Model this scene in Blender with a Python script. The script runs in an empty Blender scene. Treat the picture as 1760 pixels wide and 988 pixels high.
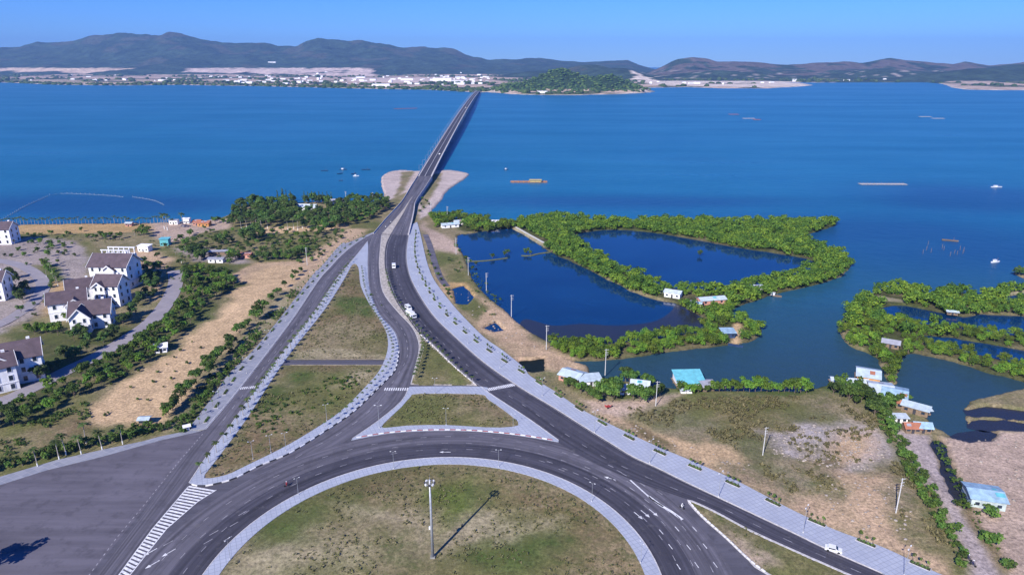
import bpy, bmesh, math, random
import numpy as np
from mathutils import Vector, Matrix
from mathutils.geometry import tessellate_polygon
random.seed(7); rng = np.random.default_rng(11)
R = math.radians
SC = bpy.context.scene
COL = SC.collection

# ------------------------------------------------------------------ camera
CH, PITCH, FPX = 128.0, R(18.0), 1189.0
cam = bpy.data.cameras.new('camera'); camo = bpy.data.objects.new('camera', cam); COL.objects.link(camo)
cam.sensor_width = 36.0; cam.lens = 36.0 * FPX / 1760.0
cam.clip_start = 1.0; cam.clip_end = 80000.0
camo.location = (0, 0, CH); camo.rotation_euler = (math.pi/2 - PITCH, 0, 0)
SC.camera = camo

# ------------------------------------------------------------------ sky and sun
SUN_AZ = math.atan2(-17.3, -31.6)      # direction towards the sun, angle from +Y towards +X
SUN_EL = R(35)
w = bpy.data.worlds.new('World'); SC.world = w; w.use_nodes = True
nt = w.node_tree; bg = nt.nodes['Background']
sky = nt.nodes.new('ShaderNodeTexSky'); sky.sky_type = 'NISHITA'; sky.sun_disc = False
sky.sun_elevation = SUN_EL; sky.sun_rotation = SUN_AZ
sky.altitude = 0; sky.air_density = 0.9; sky.dust_density = 0.0; sky.ozone_density = 5.5
hsv = nt.nodes.new('ShaderNodeHueSaturation'); hsv.inputs['Saturation'].default_value = 1.25
tn = nt.nodes.new('ShaderNodeMix'); tn.data_type = 'RGBA'; tn.blend_type = 'MULTIPLY'; tn.inputs[0].default_value = 1.0; tn.inputs[7].default_value = (.39, .64, 1.22, 1)
nt.links.new(sky.outputs[0], hsv.inputs['Color']); nt.links.new(hsv.outputs[0], tn.inputs[6]); nt.links.new(tn.outputs[2], bg.inputs[0])
bg.inputs[1].default_value = 0.1
sl = bpy.data.lights.new('sun', 'SUN'); sl.energy = 5.0; sl.angle = R(0.5); sl.color = (1.0, 0.94, 0.85)
so = bpy.data.objects.new('sun', sl); COL.objects.link(so)
sd = Vector((math.sin(SUN_AZ)*math.cos(SUN_EL), math.cos(SUN_AZ)*math.cos(SUN_EL), math.sin(SUN_EL)))
so.rotation_euler = sd.to_track_quat('Z', 'Y').to_euler(); so.location = (0, -50, 300)
SC.view_settings.view_transform = 'Standard'; SC.view_settings.look = 'None'
SC.view_settings.exposure = 0.46; SC.view_settings.gamma = 1.0
SC.view_settings.use_curve_mapping = False
SC.render.engine = 'CYCLES'
SC.cycles.max_bounces = 5; SC.cycles.diffuse_bounces = 2; SC.cycles.glossy_bounces = 2
SC.cycles.transmission_bounces = 2; SC.cycles.volume_bounces = 0; SC.cycles.transparent_max_bounces = 4

# ------------------------------------------------------------------ survey helpers: map position of a spot seen in the photograph
CT, ST = math.cos(PITCH), math.sin(PITCH)
def P(px, py, z=0.0):
    u = (px-880)/FPX; v = (py-494)/FPX
    d = (u, CT - v*ST, -ST - v*CT)
    t = (z-CH)/d[2]
    return (d[0]*t, d[1]*t)
def PY(px, py, Y):                     # point at distance Y seen at px, py -> x, z
    u = (px-880)/FPX; v = (py-494)/FPX
    d = (u, CT - v*ST, -ST - v*CT); t = Y/d[1]
    return (d[0]*t, CH + d[2]*t)
def W(pts, z=0.0):
    out = []
    for p in pts:
        if len(p) == 3 and p[0] == 'w': out.append((p[1], p[2]))
        else: out.append(P(p[0], p[1], z))
    return out
def smooth(pts, n=6, closed=False):    # Catmull-Rom through points
    m = len(pts); out = []
    rngi = range(m) if closed else range(m-1)
    for i in rngi:
        if closed: p0, p1, p2, p3 = pts[(i-1) % m], pts[i], pts[(i+1) % m], pts[(i+2) % m]
        else: p0, p1, p2, p3 = pts[max(i-1, 0)], pts[i], pts[i+1], pts[min(i+2, m-1)]
        for k in range(n):
            t = k/n
            out.append(tuple(0.5*((2*b)+(-a+c)*t+(2*a-5*b+4*c-d)*t*t+(-a+3*b-3*c+d)*t**3) for a, b, c, d in zip(p0, p1, p2, p3)))
    if not closed: out.append(tuple(pts[-1]))
    return out

# ------------------------------------------------------------------ numpy noise
def _hash(ix, iy, s):
    h = (ix.astype(np.int64)*374761393 + iy.astype(np.int64)*668265263 + s*1442695041) & 0x7fffffff
    h = ((h ^ (h >> 13))*1274126177) & 0x7fffffff
    return ((h ^ (h >> 16)) & 0xffff)/65535.0
def vnoise(x, y, s=0):
    x = np.asarray(x, float); y = np.asarray(y, float)
    ix = np.floor(x); iy = np.floor(y); fx = x-ix; fy = y-iy
    fx = fx*fx*(3-2*fx); fy = fy*fy*(3-2*fy)
    a = _hash(ix, iy, s); b = _hash(ix+1, iy, s); c = _hash(ix, iy+1, s); d = _hash(ix+1, iy+1, s)
    return (a*(1-fx)+b*fx)*(1-fy)+(c*(1-fx)+d*fx)*fy
def fbm(x, y, s=0, o=4):
    t = 0; a = 0.5; n = 0
    for k in range(o):
        t = t + a*vnoise(x*2**k, y*2**k, s+k*17); n += a; a *= 0.5
    return t/n
def inside(X, Y, poly):
    c = np.zeros(X.shape, bool); n = len(poly)
    for i in range(n):
        x1, y1 = poly[i]; x2, y2 = poly[(i+1) % n]
        if y1 == y2: continue
        m = ((y1 > Y) != (y2 > Y)) & (X < (x2-x1)*(Y-y1)/(y2-y1)+x1)
        c ^= m
    return c
def edgedist(X, Y, poly):
    d = np.full(X.shape, 1e9); n = len(poly)
    for i in range(n):
        x1, y1 = poly[i]; x2, y2 = poly[(i+1) % n]
        dx, dy = x2-x1, y2-y1; L = dx*dx+dy*dy+1e-9
        t = np.clip(((X-x1)*dx+(Y-y1)*dy)/L, 0, 1)
        d = np.minimum(d, (X-x1-t*dx)**2+(Y-y1-t*dy)**2)
    return np.sqrt(d)
def sdist(X, Y, poly, pad=40):         # signed distance, positive inside
    xs = [p[0] for p in poly]; ys = [p[1] for p in poly]
    out = np.full(X.shape, -float(pad))
    m = (X > min(xs)-pad) & (X < max(xs)+pad) & (Y > min(ys)-pad) & (Y < max(ys)+pad)
    if m.any():
        x, y = X[m], Y[m]; d = edgedist(x, y, poly); s = inside(x, y, poly)
        out[m] = np.where(s, d, -np.minimum(d, pad))
    return out
def pip(x, y, poly):
    return bool(inside(np.array([x]), np.array([y]), poly)[0])

# ------------------------------------------------------------------ objects and tags
def tag(o, label=None, cat=None, group=None, kind=None):
    if label: o['label'] = label
    if cat: o['category'] = cat
    if group: o['group'] = group
    if kind: o['kind'] = kind
    return o
def link(name, me, parent=None, loc=None):
    o = bpy.data.objects.new(name, me); COL.objects.link(o)
    if parent: o.parent = parent
    if loc is not None: o.location = loc
    return o
def empty(name, loc=(0, 0, 0), rz=0.0):
    o = bpy.data.objects.new(name, None); COL.objects.link(o)
    o.location = loc; o.rotation_euler = (0, 0, rz); o.empty_display_size = 0.5
    return o
def thing(name, label, cat, loc=(0, 0, 0), rz=0.0, group=None):
    return tag(empty(name, loc, rz), label, cat, group)
CH_OF = {}
def par(name, me, root):
    o = link(name, me, root); CH_OF.setdefault(root.name, []).append(o); return o
def dup(root, loc, rz=0.0, s=1.0, label=None, group=None):
    c = root.copy(); COL.objects.link(c)
    c.location = loc; c.rotation_euler = (0, 0, rz)
    c.scale = (s, s, s) if not isinstance(s, tuple) else s
    if label: c['label'] = label
    if group: c['group'] = group
    for ch in CH_OF.get(root.name, []):
        k = ch.copy(); COL.objects.link(k); k.parent = c
        CH_OF.setdefault(c.name, []).append(k)
        for g in CH_OF.get(ch.name, []):
            q = g.copy(); COL.objects.link(q); q.parent = k
            CH_OF.setdefault(k.name, []).append(q)
    return c
def newmesh(name, verts, faces, mat=None, smooth_=False):
    me = bpy.data.meshes.new(name); me.from_pydata([tuple(v) for v in verts], [], [tuple(f) for f in faces]); me.update()
    if mat: me.materials.append(mat)
    if smooth_: me.shade_smooth()
    return me
def fastmesh(name, V, F, mat=None):    # numpy arrays, quads or triangles
    me = bpy.data.meshes.new(name); n = len(V); m, k = F.shape
    me.vertices.add(n); me.vertices.foreach_set('co', np.asarray(V, np.float32).ravel())
    me.loops.add(m*k); me.loops.foreach_set('vertex_index', F.astype(np.int32).ravel())
    me.polygons.add(m); me.polygons.foreach_set('loop_start', np.arange(0, m*k, k, dtype=np.int32))
    me.update(calc_edges=True)
    if mat: me.materials.append(mat)
    return me
class MB:
    def __init__(s): s.v = []; s.f = []; s.uv = None
    def add(s, V, F):
        b = len(s.v); s.v += [tuple(p) for p in V]; s.f += [tuple(i+b for i in q) for q in F]; return s
    def box(s, x0, x1, y0, y1, z0, z1):
        return s.add([(x0,y0,z0),(x1,y0,z0),(x1,y1,z0),(x0,y1,z0),(x0,y0,z1),(x1,y0,z1),(x1,y1,z1),(x0,y1,z1)],
                     [(3,2,1,0),(4,5,6,7),(0,1,5,4),(1,2,6,5),(2,3,7,6),(3,0,4,7)])
    def cbox(s, c, sx, sy, sz, rz=0.0, taper=1.0):
        V = []
        for z, k in ((-.5, 1.0), (.5, taper)):
            for x, y in ((-.5,-.5),(.5,-.5),(.5,.5),(-.5,.5)):
                X, Y = x*sx*k, y*sy*k
                V.append((c[0]+X*math.cos(rz)-Y*math.sin(rz), c[1]+X*math.sin(rz)+Y*math.cos(rz), c[2]+z*sz))
        return s.add(V, [(3,2,1,0),(4,5,6,7),(0,1,5,4),(1,2,6,5),(2,3,7,6),(3,0,4,7)])
    def tube(s, pts, rad, n=6, cap=True):
        pts = [Vector(p) for p in pts]
        if not isinstance(rad, (list, tuple)): rad = [rad]*len(pts)
        b = len(s.v)
        for i, p in enumerate(pts):
            d = (pts[min(i+1, len(pts)-1)]-pts[max(i-1, 0)]).normalized()
            a = d.orthogonal().normalized(); c = d.cross(a)
            for k in range(n):
                t = 2*math.pi*k/n; s.v.append(tuple(p+a*math.cos(t)*rad[i]+c*math.sin(t)*rad[i]))
        for i in range(len(pts)-1):
            for k in range(n):
                s.f.append((b+i*n+k, b+i*n+(k+1) % n, b+(i+1)*n+(k+1) % n, b+(i+1)*n+k))
        if cap:
            s.f.append(tuple(b+k for k in range(n))[::-1]); s.f.append(tuple(b+(len(pts)-1)*n+k for k in range(n)))
        return s
    def prism(s, prof, axis, a, b):    # closed profile extruded along x or y
        n = len(prof); base = len(s.v)
        for t in (a, b):
            for p, z in prof: s.v.append((t, p, z) if axis == 'x' else (p, t, z))
        s.f.append(tuple(range(base, base+n))[::-1]); s.f.append(tuple(range(base+n, base+2*n)))
        for i in range(n): s.f.append((base+i, base+(i+1) % n, base+n+(i+1) % n, base+n+i))
        return s
    def mesh(s, name, mat, sm=False):
        me = newmesh(name, s.v, s.f, mat, sm)
        bm = bmesh.new(); bm.from_mesh(me); bmesh.ops.recalc_face_normals(bm, faces=bm.faces); bm.to_mesh(me); bm.free()
        return me
    def build(s, name, mat, parent=None, sm=False):
        me = s.mesh(name, mat, sm)
        return par(name, me, parent) if parent else link(name, me)

# ------------------------------------------------------------------ materials
MATS = {}
def _mix(n, l, fac, a, b, typ='MIX'):
    m = n.new('ShaderNodeMix'); m.data_type = 'RGBA'; m.blend_type = typ
    for key, val in ((0, fac), (6, a), (7, b)):
        if hasattr(val, 'is_output') or isinstance(val, bpy.types.NodeSocket): l.new(val, m.inputs[key])
        elif key == 0: m.inputs[0].default_value = val
        else: m.inputs[key].default_value = (*val[:3], 1)
    return m.outputs[2]
def _noise(n, l, vec, scale, detail=3, rough=.55):
    t = n.new('ShaderNodeTexNoise'); t.inputs['Scale'].default_value = scale; t.inputs['Detail'].default_value = detail
    t.inputs['Roughness'].default_value = rough
    if vec is not None: l.new(vec, t.inputs['Vector'])
    return t.outputs['Fac']
def _ramp(n, l, fac, p0, p1, v0=0.0, v1=1.0):
    m = n.new('ShaderNodeMapRange'); m.inputs[1].default_value = p0; m.inputs[2].default_value = p1
    m.inputs[3].default_value = v0; m.inputs[4].default_value = v1; l.new(fac, m.inputs[0]); return m.outputs[0]
def _coord(n, l, scale=None, kind='Object'):
    tc = n.new('ShaderNodeTexCoord'); o = tc.outputs[kind]
    if scale:
        mp = n.new('ShaderNodeMapping'); mp.inputs['Scale'].default_value = scale; l.new(o, mp.inputs[0]); o = mp.outputs[0]
    return o
def base(name, rough=0.7, spec=0.3, metal=0.0):
    m = bpy.data.materials.new(name); m.use_nodes = True; n = m.node_tree.nodes; l = m.node_tree.links
    b = n['Principled BSDF']; b.inputs['Roughness'].default_value = rough
    b.inputs['Specular IOR Level'].default_value = spec; b.inputs['Metallic'].default_value = metal
    MATS[name] = m; return m, n, l, b
def mat(name, col, rough=0.7, var=0.25, scale=0.6, spec=0.3, metal=0.0, dirt=None):
    if name in MATS: return MATS[name]
    m, n, l, b = base(name, rough, spec, metal); v = _coord(n, l)
    f = _noise(n, l, v, scale, 4)
    d = tuple(c*(1-var) for c in col); e = tuple(min(1, c*(1+var)) for c in col)
    c = _mix(n, l, _ramp(n, l, f, .3, .7), d, e)
    if dirt:
        g = _noise(n, l, v, scale*3.1, 3); c = _mix(n, l, _ramp(n, l, g, .55, .75, 0, .6), c, dirt)
    l.new(c, b.inputs['Base Color']); return m
# ---- materials of the place
def mat_cover():                       # ground cover: surveyed colour attribute plus fine texture
    m, n, l, b = base('ground_cover', .95, .1)
    a = n.new('ShaderNodeAttribute'); a.attribute_name = 'cover'
    va = n.new('ShaderNodeAttribute'); va.attribute_name = 'veg'
    v = _coord(n, l)
    n1 = _noise(n, l, v, .9, 7, .8); n2 = _noise(n, l, v, .2, 8, .78); n3 = _noise(n, l, v, .045, 3)
    c = _mix(n, l, _ramp(n, l, n1, .36, .64), _mix(n, l, 1.0, a.outputs['Color'], (.50, .50, .50), 'MULTIPLY'), _mix(n, l, 1.0, a.outputs['Color'], (1.5, 1.48, 1.42), 'MULTIPLY'))
    # tufts of green and straw where plants grow
    g = _mix(n, l, _ramp(n, l, n3, .4, .6), (.075, .105, .03), (.14, .135, .05))
    mm = n.new('ShaderNodeMath'); mm.operation = 'MULTIPLY'; l.new(_ramp(n, l, n2, .46, .62), mm.inputs[0]); l.new(va.outputs['Fac'], mm.inputs[1])
    c = _mix(n, l, mm.outputs[0], c, g)
    s = _noise(n, l, v, 3.2, 3, .7); mm2 = n.new('ShaderNodeMath'); mm2.operation = 'MULTIPLY'
    l.new(_ramp(n, l, s, .56, .62), mm2.inputs[0]); l.new(va.outputs['Fac'], mm2.inputs[1])
    c = _mix(n, l, mm2.outputs[0], c, (.075, .085, .03))
    l.new(c, b.inputs['Base Color'])
    bp = n.new('ShaderNodeBump'); bp.inputs['Strength'].default_value = .55; bp.inputs['Distance'].default_value = .5
    l.new(n2, bp.inputs['Height']); l.new(bp.outputs[0], b.inputs['Normal']); return m
def mat_asphalt(name, col, streak=False, polar=None):
    m, n, l, b = base(name, .8, .25)
    if streak: v = _coord(n, l, (1.0, 1.0, 1.0), 'UV')
    else: v = _coord(n, l)
    vo = _coord(n, l)
    f1 = _noise(n, l, vo, .05, 4); f2 = _noise(n, l, vo, 2.0, 4, .7)
    c = _mix(n, l, _ramp(n, l, f1, .3, .7), tuple(x*.8 for x in col), tuple(x*1.28 for x in col))
    if streak:
        mp = n.new('ShaderNodeMapping'); mp.inputs['Scale'].default_value = (.012, 7.0, 1); l.new(v, mp.inputs[0])
        f3 = _noise(n, l, mp.outputs[0], 1.0, 5, .6)
        c = _mix(n, l, _ramp(n, l, f3, .35, .68), tuple(x*.38 for x in col), tuple(x*2.1 for x in col))
        c = _mix(n, l, _ramp(n, l, f1, .35, .65, .2, .5), c, tuple(x*1.05 for x in col))
        f5 = _noise(n, l, vo, .13, 7, .72); c = _mix(n, l, _ramp(n, l, f5, .5, .6, 0, .4), c, tuple(x*.55 for x in col)); f6 = _noise(n, l, vo, .31, 5, .7); c = _mix(n, l, _ramp(n, l, f6, .58, .68, 0, .35), c, (.16, .15, .15))
    else:
        mp = n.new('ShaderNodeMapping'); mp.inputs['Scale'].default_value = (.02, .22, 1); mp.inputs['Rotation'].default_value = (0, 0, .1); l.new(vo, mp.inputs[0])
        f3 = _noise(n, l, mp.outputs[0], 1.0, 5, .65)
        c = _mix(n, l, _ramp(n, l, f3, .38, .62, 0, .7), c, tuple(x*1.7 for x in col)); f4 = _noise(n, l, vo, .18, 6, .7); c = _mix(n, l, _ramp(n, l, f4, .52, .62, 0, .45), c, tuple(x*.6 for x in col))
    c = _mix(n, l, _ramp(n, l, f2, .3, .8, 0, .25), c, tuple(x*1.7 for x in col))
    l.new(c, b.inputs['Base Color']); return m
def mat_paving(name, c0, c1, sx=2.2, rz=0.0, mortar=(.2, .2, .24)):
    m, n, l, b = base(name, .75, .3)
    tc = n.new('ShaderNodeTexCoord'); mp = n.new('ShaderNodeMapping'); mp.inputs['Rotation'].default_value = (0, 0, rz); l.new(tc.outputs['Object'], mp.inputs[0])
    br = n.new('ShaderNodeTexBrick'); l.new(mp.outputs[0], br.inputs['Vector']); br.offset = 0.0
    br.inputs['Scale'].default_value = 1.0; br.inputs['Brick Width'].default_value = sx; br.inputs['Row Height'].default_value = sx
    br.inputs['Mortar Size'].default_value = .08; br.inputs['Color1'].default_value = (*c0, 1); br.inputs['Color2'].default_value = (*c1, 1)
    br.inputs['Mortar'].default_value = (*mortar, 1)
    f = _noise(n, l, tc.outputs['Object'], .12, 5, .6)
    c = _mix(n, l, _ramp(n, l, f, .35, .7, 0, .5), br.outputs['Color'], tuple(x*.72 for x in c0))
    g = _noise(n, l, tc.outputs['Object'], 1.3, 3)
    c = _mix(n, l, _ramp(n, l, g, .62, .75, 0, .5), c, (.27, .25, .24))
    l.new(c, b.inputs['Base Color']); return m
def mat_water(name, deep, shallow, rough, bump, spec=.5, scale=.02):
    m, n, l, b = base(name, rough, spec); b.inputs['IOR'].default_value = 1.33
    v = _coord(n, l)
    f = _noise(n, l, v, scale, 5, .6); mp = n.new('ShaderNodeMapping'); mp.inputs['Scale'].default_value = (.006, .03, 1); l.new(v, mp.inputs[0])
    g = _noise(n, l, mp.outputs[0], 1.0, 4)
    c = _mix(n, l, _ramp(n, l, f, .3, .7), deep, shallow)
    c = _mix(n, l, _ramp(n, l, g, .4, .75, 0, .5), c, tuple(x*.8 for x in deep))
    l.new(c, b.inputs['Base Color'])
    bp = n.new('ShaderNodeBump'); bp.inputs['Strength'].default_value = bump; bp.inputs['Distance'].default_value = .5
    h = _noise(n, l, v, .55, 4, .6); l.new(h, bp.inputs['Height']); l.new(bp.outputs[0], b.inputs['Normal']); return m
def mat_bay():                         # bay water: bluer where deep, greyer green over the near shallows
    m = mat_water('bay_water', (.004, .112, .235), (.012, .145, .275), .32, .3, .2, .006)
    n = m.node_tree.nodes; l = m.node_tree.links; b = n['Principled BSDF']
    src = b.inputs['Base Color'].links[0].from_socket
    a = n.new('ShaderNodeAttribute'); a.attribute_name = 'shoal'
    v = _coord(n, l); mp = n.new('ShaderNodeMapping'); mp.inputs['Scale'].default_value = (.0016, .0075, 1); mp.inputs['Rotation'].default_value = (0, 0, .15); l.new(v, mp.inputs[0])
    g1 = _noise(n, l, mp.outputs[0], 1.0, 6, .65); g2 = _noise(n, l, v, .09, 5, .7)
    src = _mix(n, l, _ramp(n, l, g1, .42, .7, 0, .28), src, (.004, .085, .19)); src = _mix(n, l, _ramp(n, l, g2, .42, .62, 0, .35), src, (.02, .16, .27))
    c = _mix(n, l, a.outputs['Fac'], src, (.026,.058,.080))
    nv = n.new('ShaderNodeAttribute'); nv.attribute_name = 'navy'; c = _mix(n, l, nv.outputs['Fac'], c, (.008, .062, .175)); l.new(c, b.inputs['Base Color'])
    h2 = _noise(n, l, v, .10, 5, .65); b2 = n.new('ShaderNodeBump'); b2.inputs['Strength'].default_value = .35; b2.inputs['Distance'].default_value = 2.2; l.new(h2, b2.inputs['Height'])
    l.new(b.inputs['Normal'].links[0].from_socket, b2.inputs['Normal']); l.new(b2.outputs[0], b.inputs['Normal'])
    l.new(_ramp(n, l, g1, .3, .7, .27, .37), b.inputs['Roughness']); return m
def mat_leaf(name, dark, mid, lite, spec=.25):
    m, n, l, b = base(name, .65, spec)
    a = n.new('ShaderNodeAttribute'); a.attribute_name = 'tint'; oi = n.new('ShaderNodeObjectInfo')
    c = _mix(n, l, _ramp(n, l, a.outputs['Fac'], 0, .55), dark, mid)
    c = _mix(n, l, _ramp(n, l, a.outputs['Fac'], .5, 1.0), c, lite)
    hs = n.new('ShaderNodeHueSaturation'); l.new(c, hs.inputs['Color'])
    l.new(_ramp(n, l, oi.outputs['Random'], 0, 1, .55, 1.4), hs.inputs['Value']); l.new(_ramp(n, l, oi.outputs['Random'], 0, 1, .485, .515), hs.inputs['Hue'])
    l.new(hs.outputs[0], b.inputs['Base Color']); return m
def mat_roof(name, col, axis=0, freq=3.0, var=.2, rough=.5):  # ribbed sheet or tile rows
    m, n, l, b = base(name, rough, .4)
    v = _coord(n, l); wv = n.new('ShaderNodeTexWave'); wv.bands_direction = 'XY'[axis]; wv.inputs['Scale'].default_value = freq; l.new(v, wv.inputs['Vector'])
    f = _noise(n, l, v, .5, 4)
    c = _mix(n, l, _ramp(n, l, f, .3, .7), tuple(x*(1-var) for x in col), tuple(min(1, x*(1+var)) for x in col))
    c = _mix(n, l, _ramp(n, l, wv.outputs['Fac'], .2, .9, .25, 0), c, tuple(x*.5 for x in col))
    g = _noise(n, l, v, 1.6, 3); c = _mix(n, l, _ramp(n, l, g, .6, .75, 0, .4), c, (.2, .15, .12))
    l.new(c, b.inputs['Base Color']); return m
M_COVER = mat_cover()
M_ASPH = mat_asphalt('asphalt', (.078,.075,.092))
M_ASPH2 = mat_asphalt('asphalt_worn', (.098,.093,.112), True)
M_ASPHD = mat_asphalt('asphalt_dark', (.054,.052,.067), True)
M_PLAZA = mat_asphalt('asphalt_plaza', (.098, .091, .110))
M_PAVE = mat_paving('pavement_tiles', (.40, .43, .52), (.44, .47, .55), 1.5, R(-25), (.28, .31, .38))
M_PAVE2 = mat_paving('pavement_blocks', (.32, .33, .38), (.24, .255, .31), 2.2, R(27), (.38, .38, .42))
M_STREET = mat_paving('street_concrete', (.30, .275, .30), (.34, .31, .33), 5.0, R(30), (.22, .2, .2))
M_KERB = mat('kerb_concrete', (.52, .5, .5), .8, .25, 1.5)
M_KW = mat('kerb_white', (.78, .76, .74), .7, .15, 1.0)
M_KR = mat('kerb_red', (.35, .12, .12), .7, .2, 1.0)
M_PAINT = mat('road_paint', (.72, .72, .74), .7, .3, 1.2, dirt=(.3, .3, .33))
M_PAINTF = mat('road_paint_faded', (.36, .35, .38), .7, .4, .6, dirt=(.12, .12, .14))
M_WATER = mat_bay()
M_POND = mat_water('pond_water', (.003, .028, .095), (.005, .042, .125), .07, .06, .5, .03)
M_MUDP = mat_water('muddy_pond_water', (.022, .026, .035), (.03, .03, .04), .22, .08, .35, .05)
M_CHAN = mat_water('channel_water', (.006, .011, .009), (.012, .018, .014), .5, .06, .1, .05)
M_WHITE = mat('white_wall', (.84, .84, .86), .8, .1, .4, dirt=(.5, .5, .52))
M_TILE = mat_roof('brown_roof_tiles', (.10, .072, .086), 0, 2.0, .25, .7)
M_GLASS = mat('window_glass', (.02, .035, .06), .15, .3, 1.0, spec=.6)
M_FRAME = mat('white_frame', (.7, .7, .72), .5, .1, 1)
M_CYAN = mat_roof('cyan_roof_sheet', (.16, .52, .60), 0, 2.5)
M_PALE = mat_roof('pale_roof_sheet', (.50, .60, .66), 0, 2.5)
M_PALEY = mat_roof('pale_roof_sheet_crosswise', (.56, .64, .70), 1, 2.5)
M_GREYR = mat_roof('grey_roof_sheet', (.33, .34, .40), 0, 2.5)
M_BLUER = mat_roof('blue_grey_roof_sheet', (.34, .50, .62), 1, 1.8, .3)
M_RUST = mat_roof('rusty_roof_sheet', (.42, .17, .10), 0, 2.5)
M_PINKW = mat('pink_wall', (.55, .28, .22), .8, .2, .5)
M_TEAL = mat('teal_wall', (.12, .42, .45), .7, .15, .6)
M_WOOD = mat('weathered_wood', (.22, .16, .11), .85, .3, 1.5)
M_ORANGEW = mat('orange_planks', (.55, .27, .09), .8, .3, 1.0)
M_CONC = mat('pole_concrete', (.55, .55, .55), .8, .2, 1.5)
M_DECKC = mat('bridge_concrete', (.45, .43, .46), .8, .2, .1)
M_STEEL = mat('galvanised_steel', (.38, .40, .44), .45, .15, 2.0, metal=.3)
M_DARK = mat('dark_metal', (.05, .05, .06), .5, .2, 2.0)
M_LAMPH = mat('lamp_head_white', (.75, .76, .78), .4, .1, 2.0)
M_BARK = mat('bark', (.17, .13, .10), .9, .3, 3.0)
M_PALMB = mat('palm_trunk_bark', (.34, .31, .28), .9, .25, 3.0)
M_LIME = mat('limewash', (.75, .75, .72), .9, .1, 3.0)
M_SOIL = mat('planter_soil', (.05, .055, .035), .95, .4, 2.0)
M_LEAF = mat_leaf('leaves', (.026, .058, .012), (.062, .118, .018), (.13, .19, .03))
M_LEAFD = mat_leaf('dark_leaves', (.024, .058, .016), (.052, .102, .022), (.11, .155, .03))
M_MANG = mat_leaf('mangrove_leaves', (.032, .078, .010), (.088, .165, .015), (.19, .26, .022))
M_PALM = mat_leaf('palm_fronds', (.03, .055, .015), (.055, .09, .02), (.12, .14, .04))
M_LIMEL = mat_leaf('bright_leaves', (.045, .10, .012), (.09, .175, .018), (.18, .26, .03))
M_DRYL = mat_leaf('dry_scrub', (.07, .065, .03), (.13, .115, .05), (.2, .17, .08))
M_BOATB = mat('boat_blue', (.03, .06, .14), .5, .2, 1.0)
M_BOATW = mat('boat_white', (.72, .74, .78), .5, .1, 1.0)
M_CARW = mat('white_car_paint', (.78, .79, .8), .3, .05, 1.0, spec=.5)
M_CARD = mat('dark_car_paint', (.05, .055, .07), .3, .1, 1.0, spec=.5)
M_TYRE = mat('tyre_rubber', (.02, .02, .02), .8, .2, 2.0)
M_CLOTHR = mat('red_cloth', (.4, .05, .05), .8, .2, 2.0)
M_CLOTHB = mat('dark_blue_cloth', (.03, .03, .09), .8, .2, 2.0)
M_SKIN = mat('skin', (.35, .2, .13), .6, .1, 2.0)

# ------------------------------------------------------------------ plan of the place (photo survey -> map)
# land outlines
LAND = [W(smooth([(-260,386),(-60,386),(100,384),(200,383),(290,381),(360,377),(395,367),(420,352),(470,348),(560,346),(640,346),(660,342),(657,325),(655,305),(668,295),(690,292),(712,293),(745,293),(775,292),(800,296),(806,300),(790,312),(770,326),(757,345),(745,358),(742,370),(770,376),(870,384),(893,384)], 4)) +
        W([(880,400),(900,560),(940,600),(975,612),(1010,626),(1015,640),(1060,650),(1090,652),(1150,664),(1230,670),(1300,669),(1380,668),(1405,664),(1440,652),(1480,655),(1530,672),(1560,682),(1592,707),(1612,732),(1632,743),(1660,737),(1664,722),(1655,698),(1675,683),(1740,666),(1860,645)]) +
        [('w')] * 0 + [(420., 240.), (420., 20.), (-420., 20.), (-700., 400.)]]
LANDB = W(smooth([(745,374),(870,383),(940,371),(1050,379),(1200,379),(1420,381),(1427,389),(1387,402),(1385,415),(1440,437),(1462,452),(1448,472),(1400,488),(1340,501),(1300,513),(1266,526),(1262,545),(1303,558),(1308,572),(1285,585),(1240,592),(1170,598),(1090,611),(1010,618),(960,614),(900,590),(860,520),(790,420)], 4, True))
LANDC = W(smooth([(1515,493),(1545,489),(1575,498),(1590,506),(1640,501),(1700,506),(1760,492),(1860,480),(1900,700),(1760,652),(1700,637),(1650,622),(1600,609),(1562,606),(1548,632),(1540,655),(1525,650),(1510,617),(1490,602),(1463,592),(1444,575),(1446,550),(1468,525),(1500,505)], 4, True))
LAND += [LANDB, LANDC, W([(1738,466),(1765,460),(1790,470),(1760,476)])]
POND1 = W(smooth([(790,402),(810,399),(870,391),(885,394),(930,421),(955,436),(1000,456),(1050,481),(1090,500),(1130,513),(1165,521),(1200,540),(1217,552),(1210,562),(1190,570),(1120,579),(1040,588),(990,590),(960,588),(935,580),(905,562),(885,546),(868,530),(848,515),(825,491),(810,470),(803,450),(795,430),(786,415)], 4, True))
POND2 = W(smooth([(985,405),(1010,397),(1060,393),(1120,398),(1190,409),(1260,422),(1340,434),(1392,444),(1400,455),(1380,465),(1330,478),(1280,492),(1230,497),(1180,496),(1150,492),(1120,482),(1090,470),(1060,458),(1030,438),(1000,420)], 4, True))
POND3 = W([(1513,528),(1535,522),(1560,523),(1600,531),(1660,543),(1690,537),(1760,541),(1860,545),(1860,585),(1760,576),(1700,570),(1640,560),(1580,554),(1530,550),(1508,542)])
POND3B = W([(1718,510),(1760,501),(1860,495),(1860,522),(1760,516),(1735,518)])
POND4 = W([(1588,574),(1640,578),(1700,588),(1760,599),(1860,610),(1860,645),(1760,625),(1700,612),(1650,600),(1600,592),(1583,583)])
POND5 = W([(1662,702),(1700,697),(1730,699),(1760,703),(1860,705),(1860,724),(1760,718),(1720,713),(1690,712),(1668,712)])
POND7 = W([(1668,718),(1690,717),(1720,718),(1760,724),(1860,730),(1860,740),(1760,737),(1712,735),(1690,735),(1668,730)])
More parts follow.
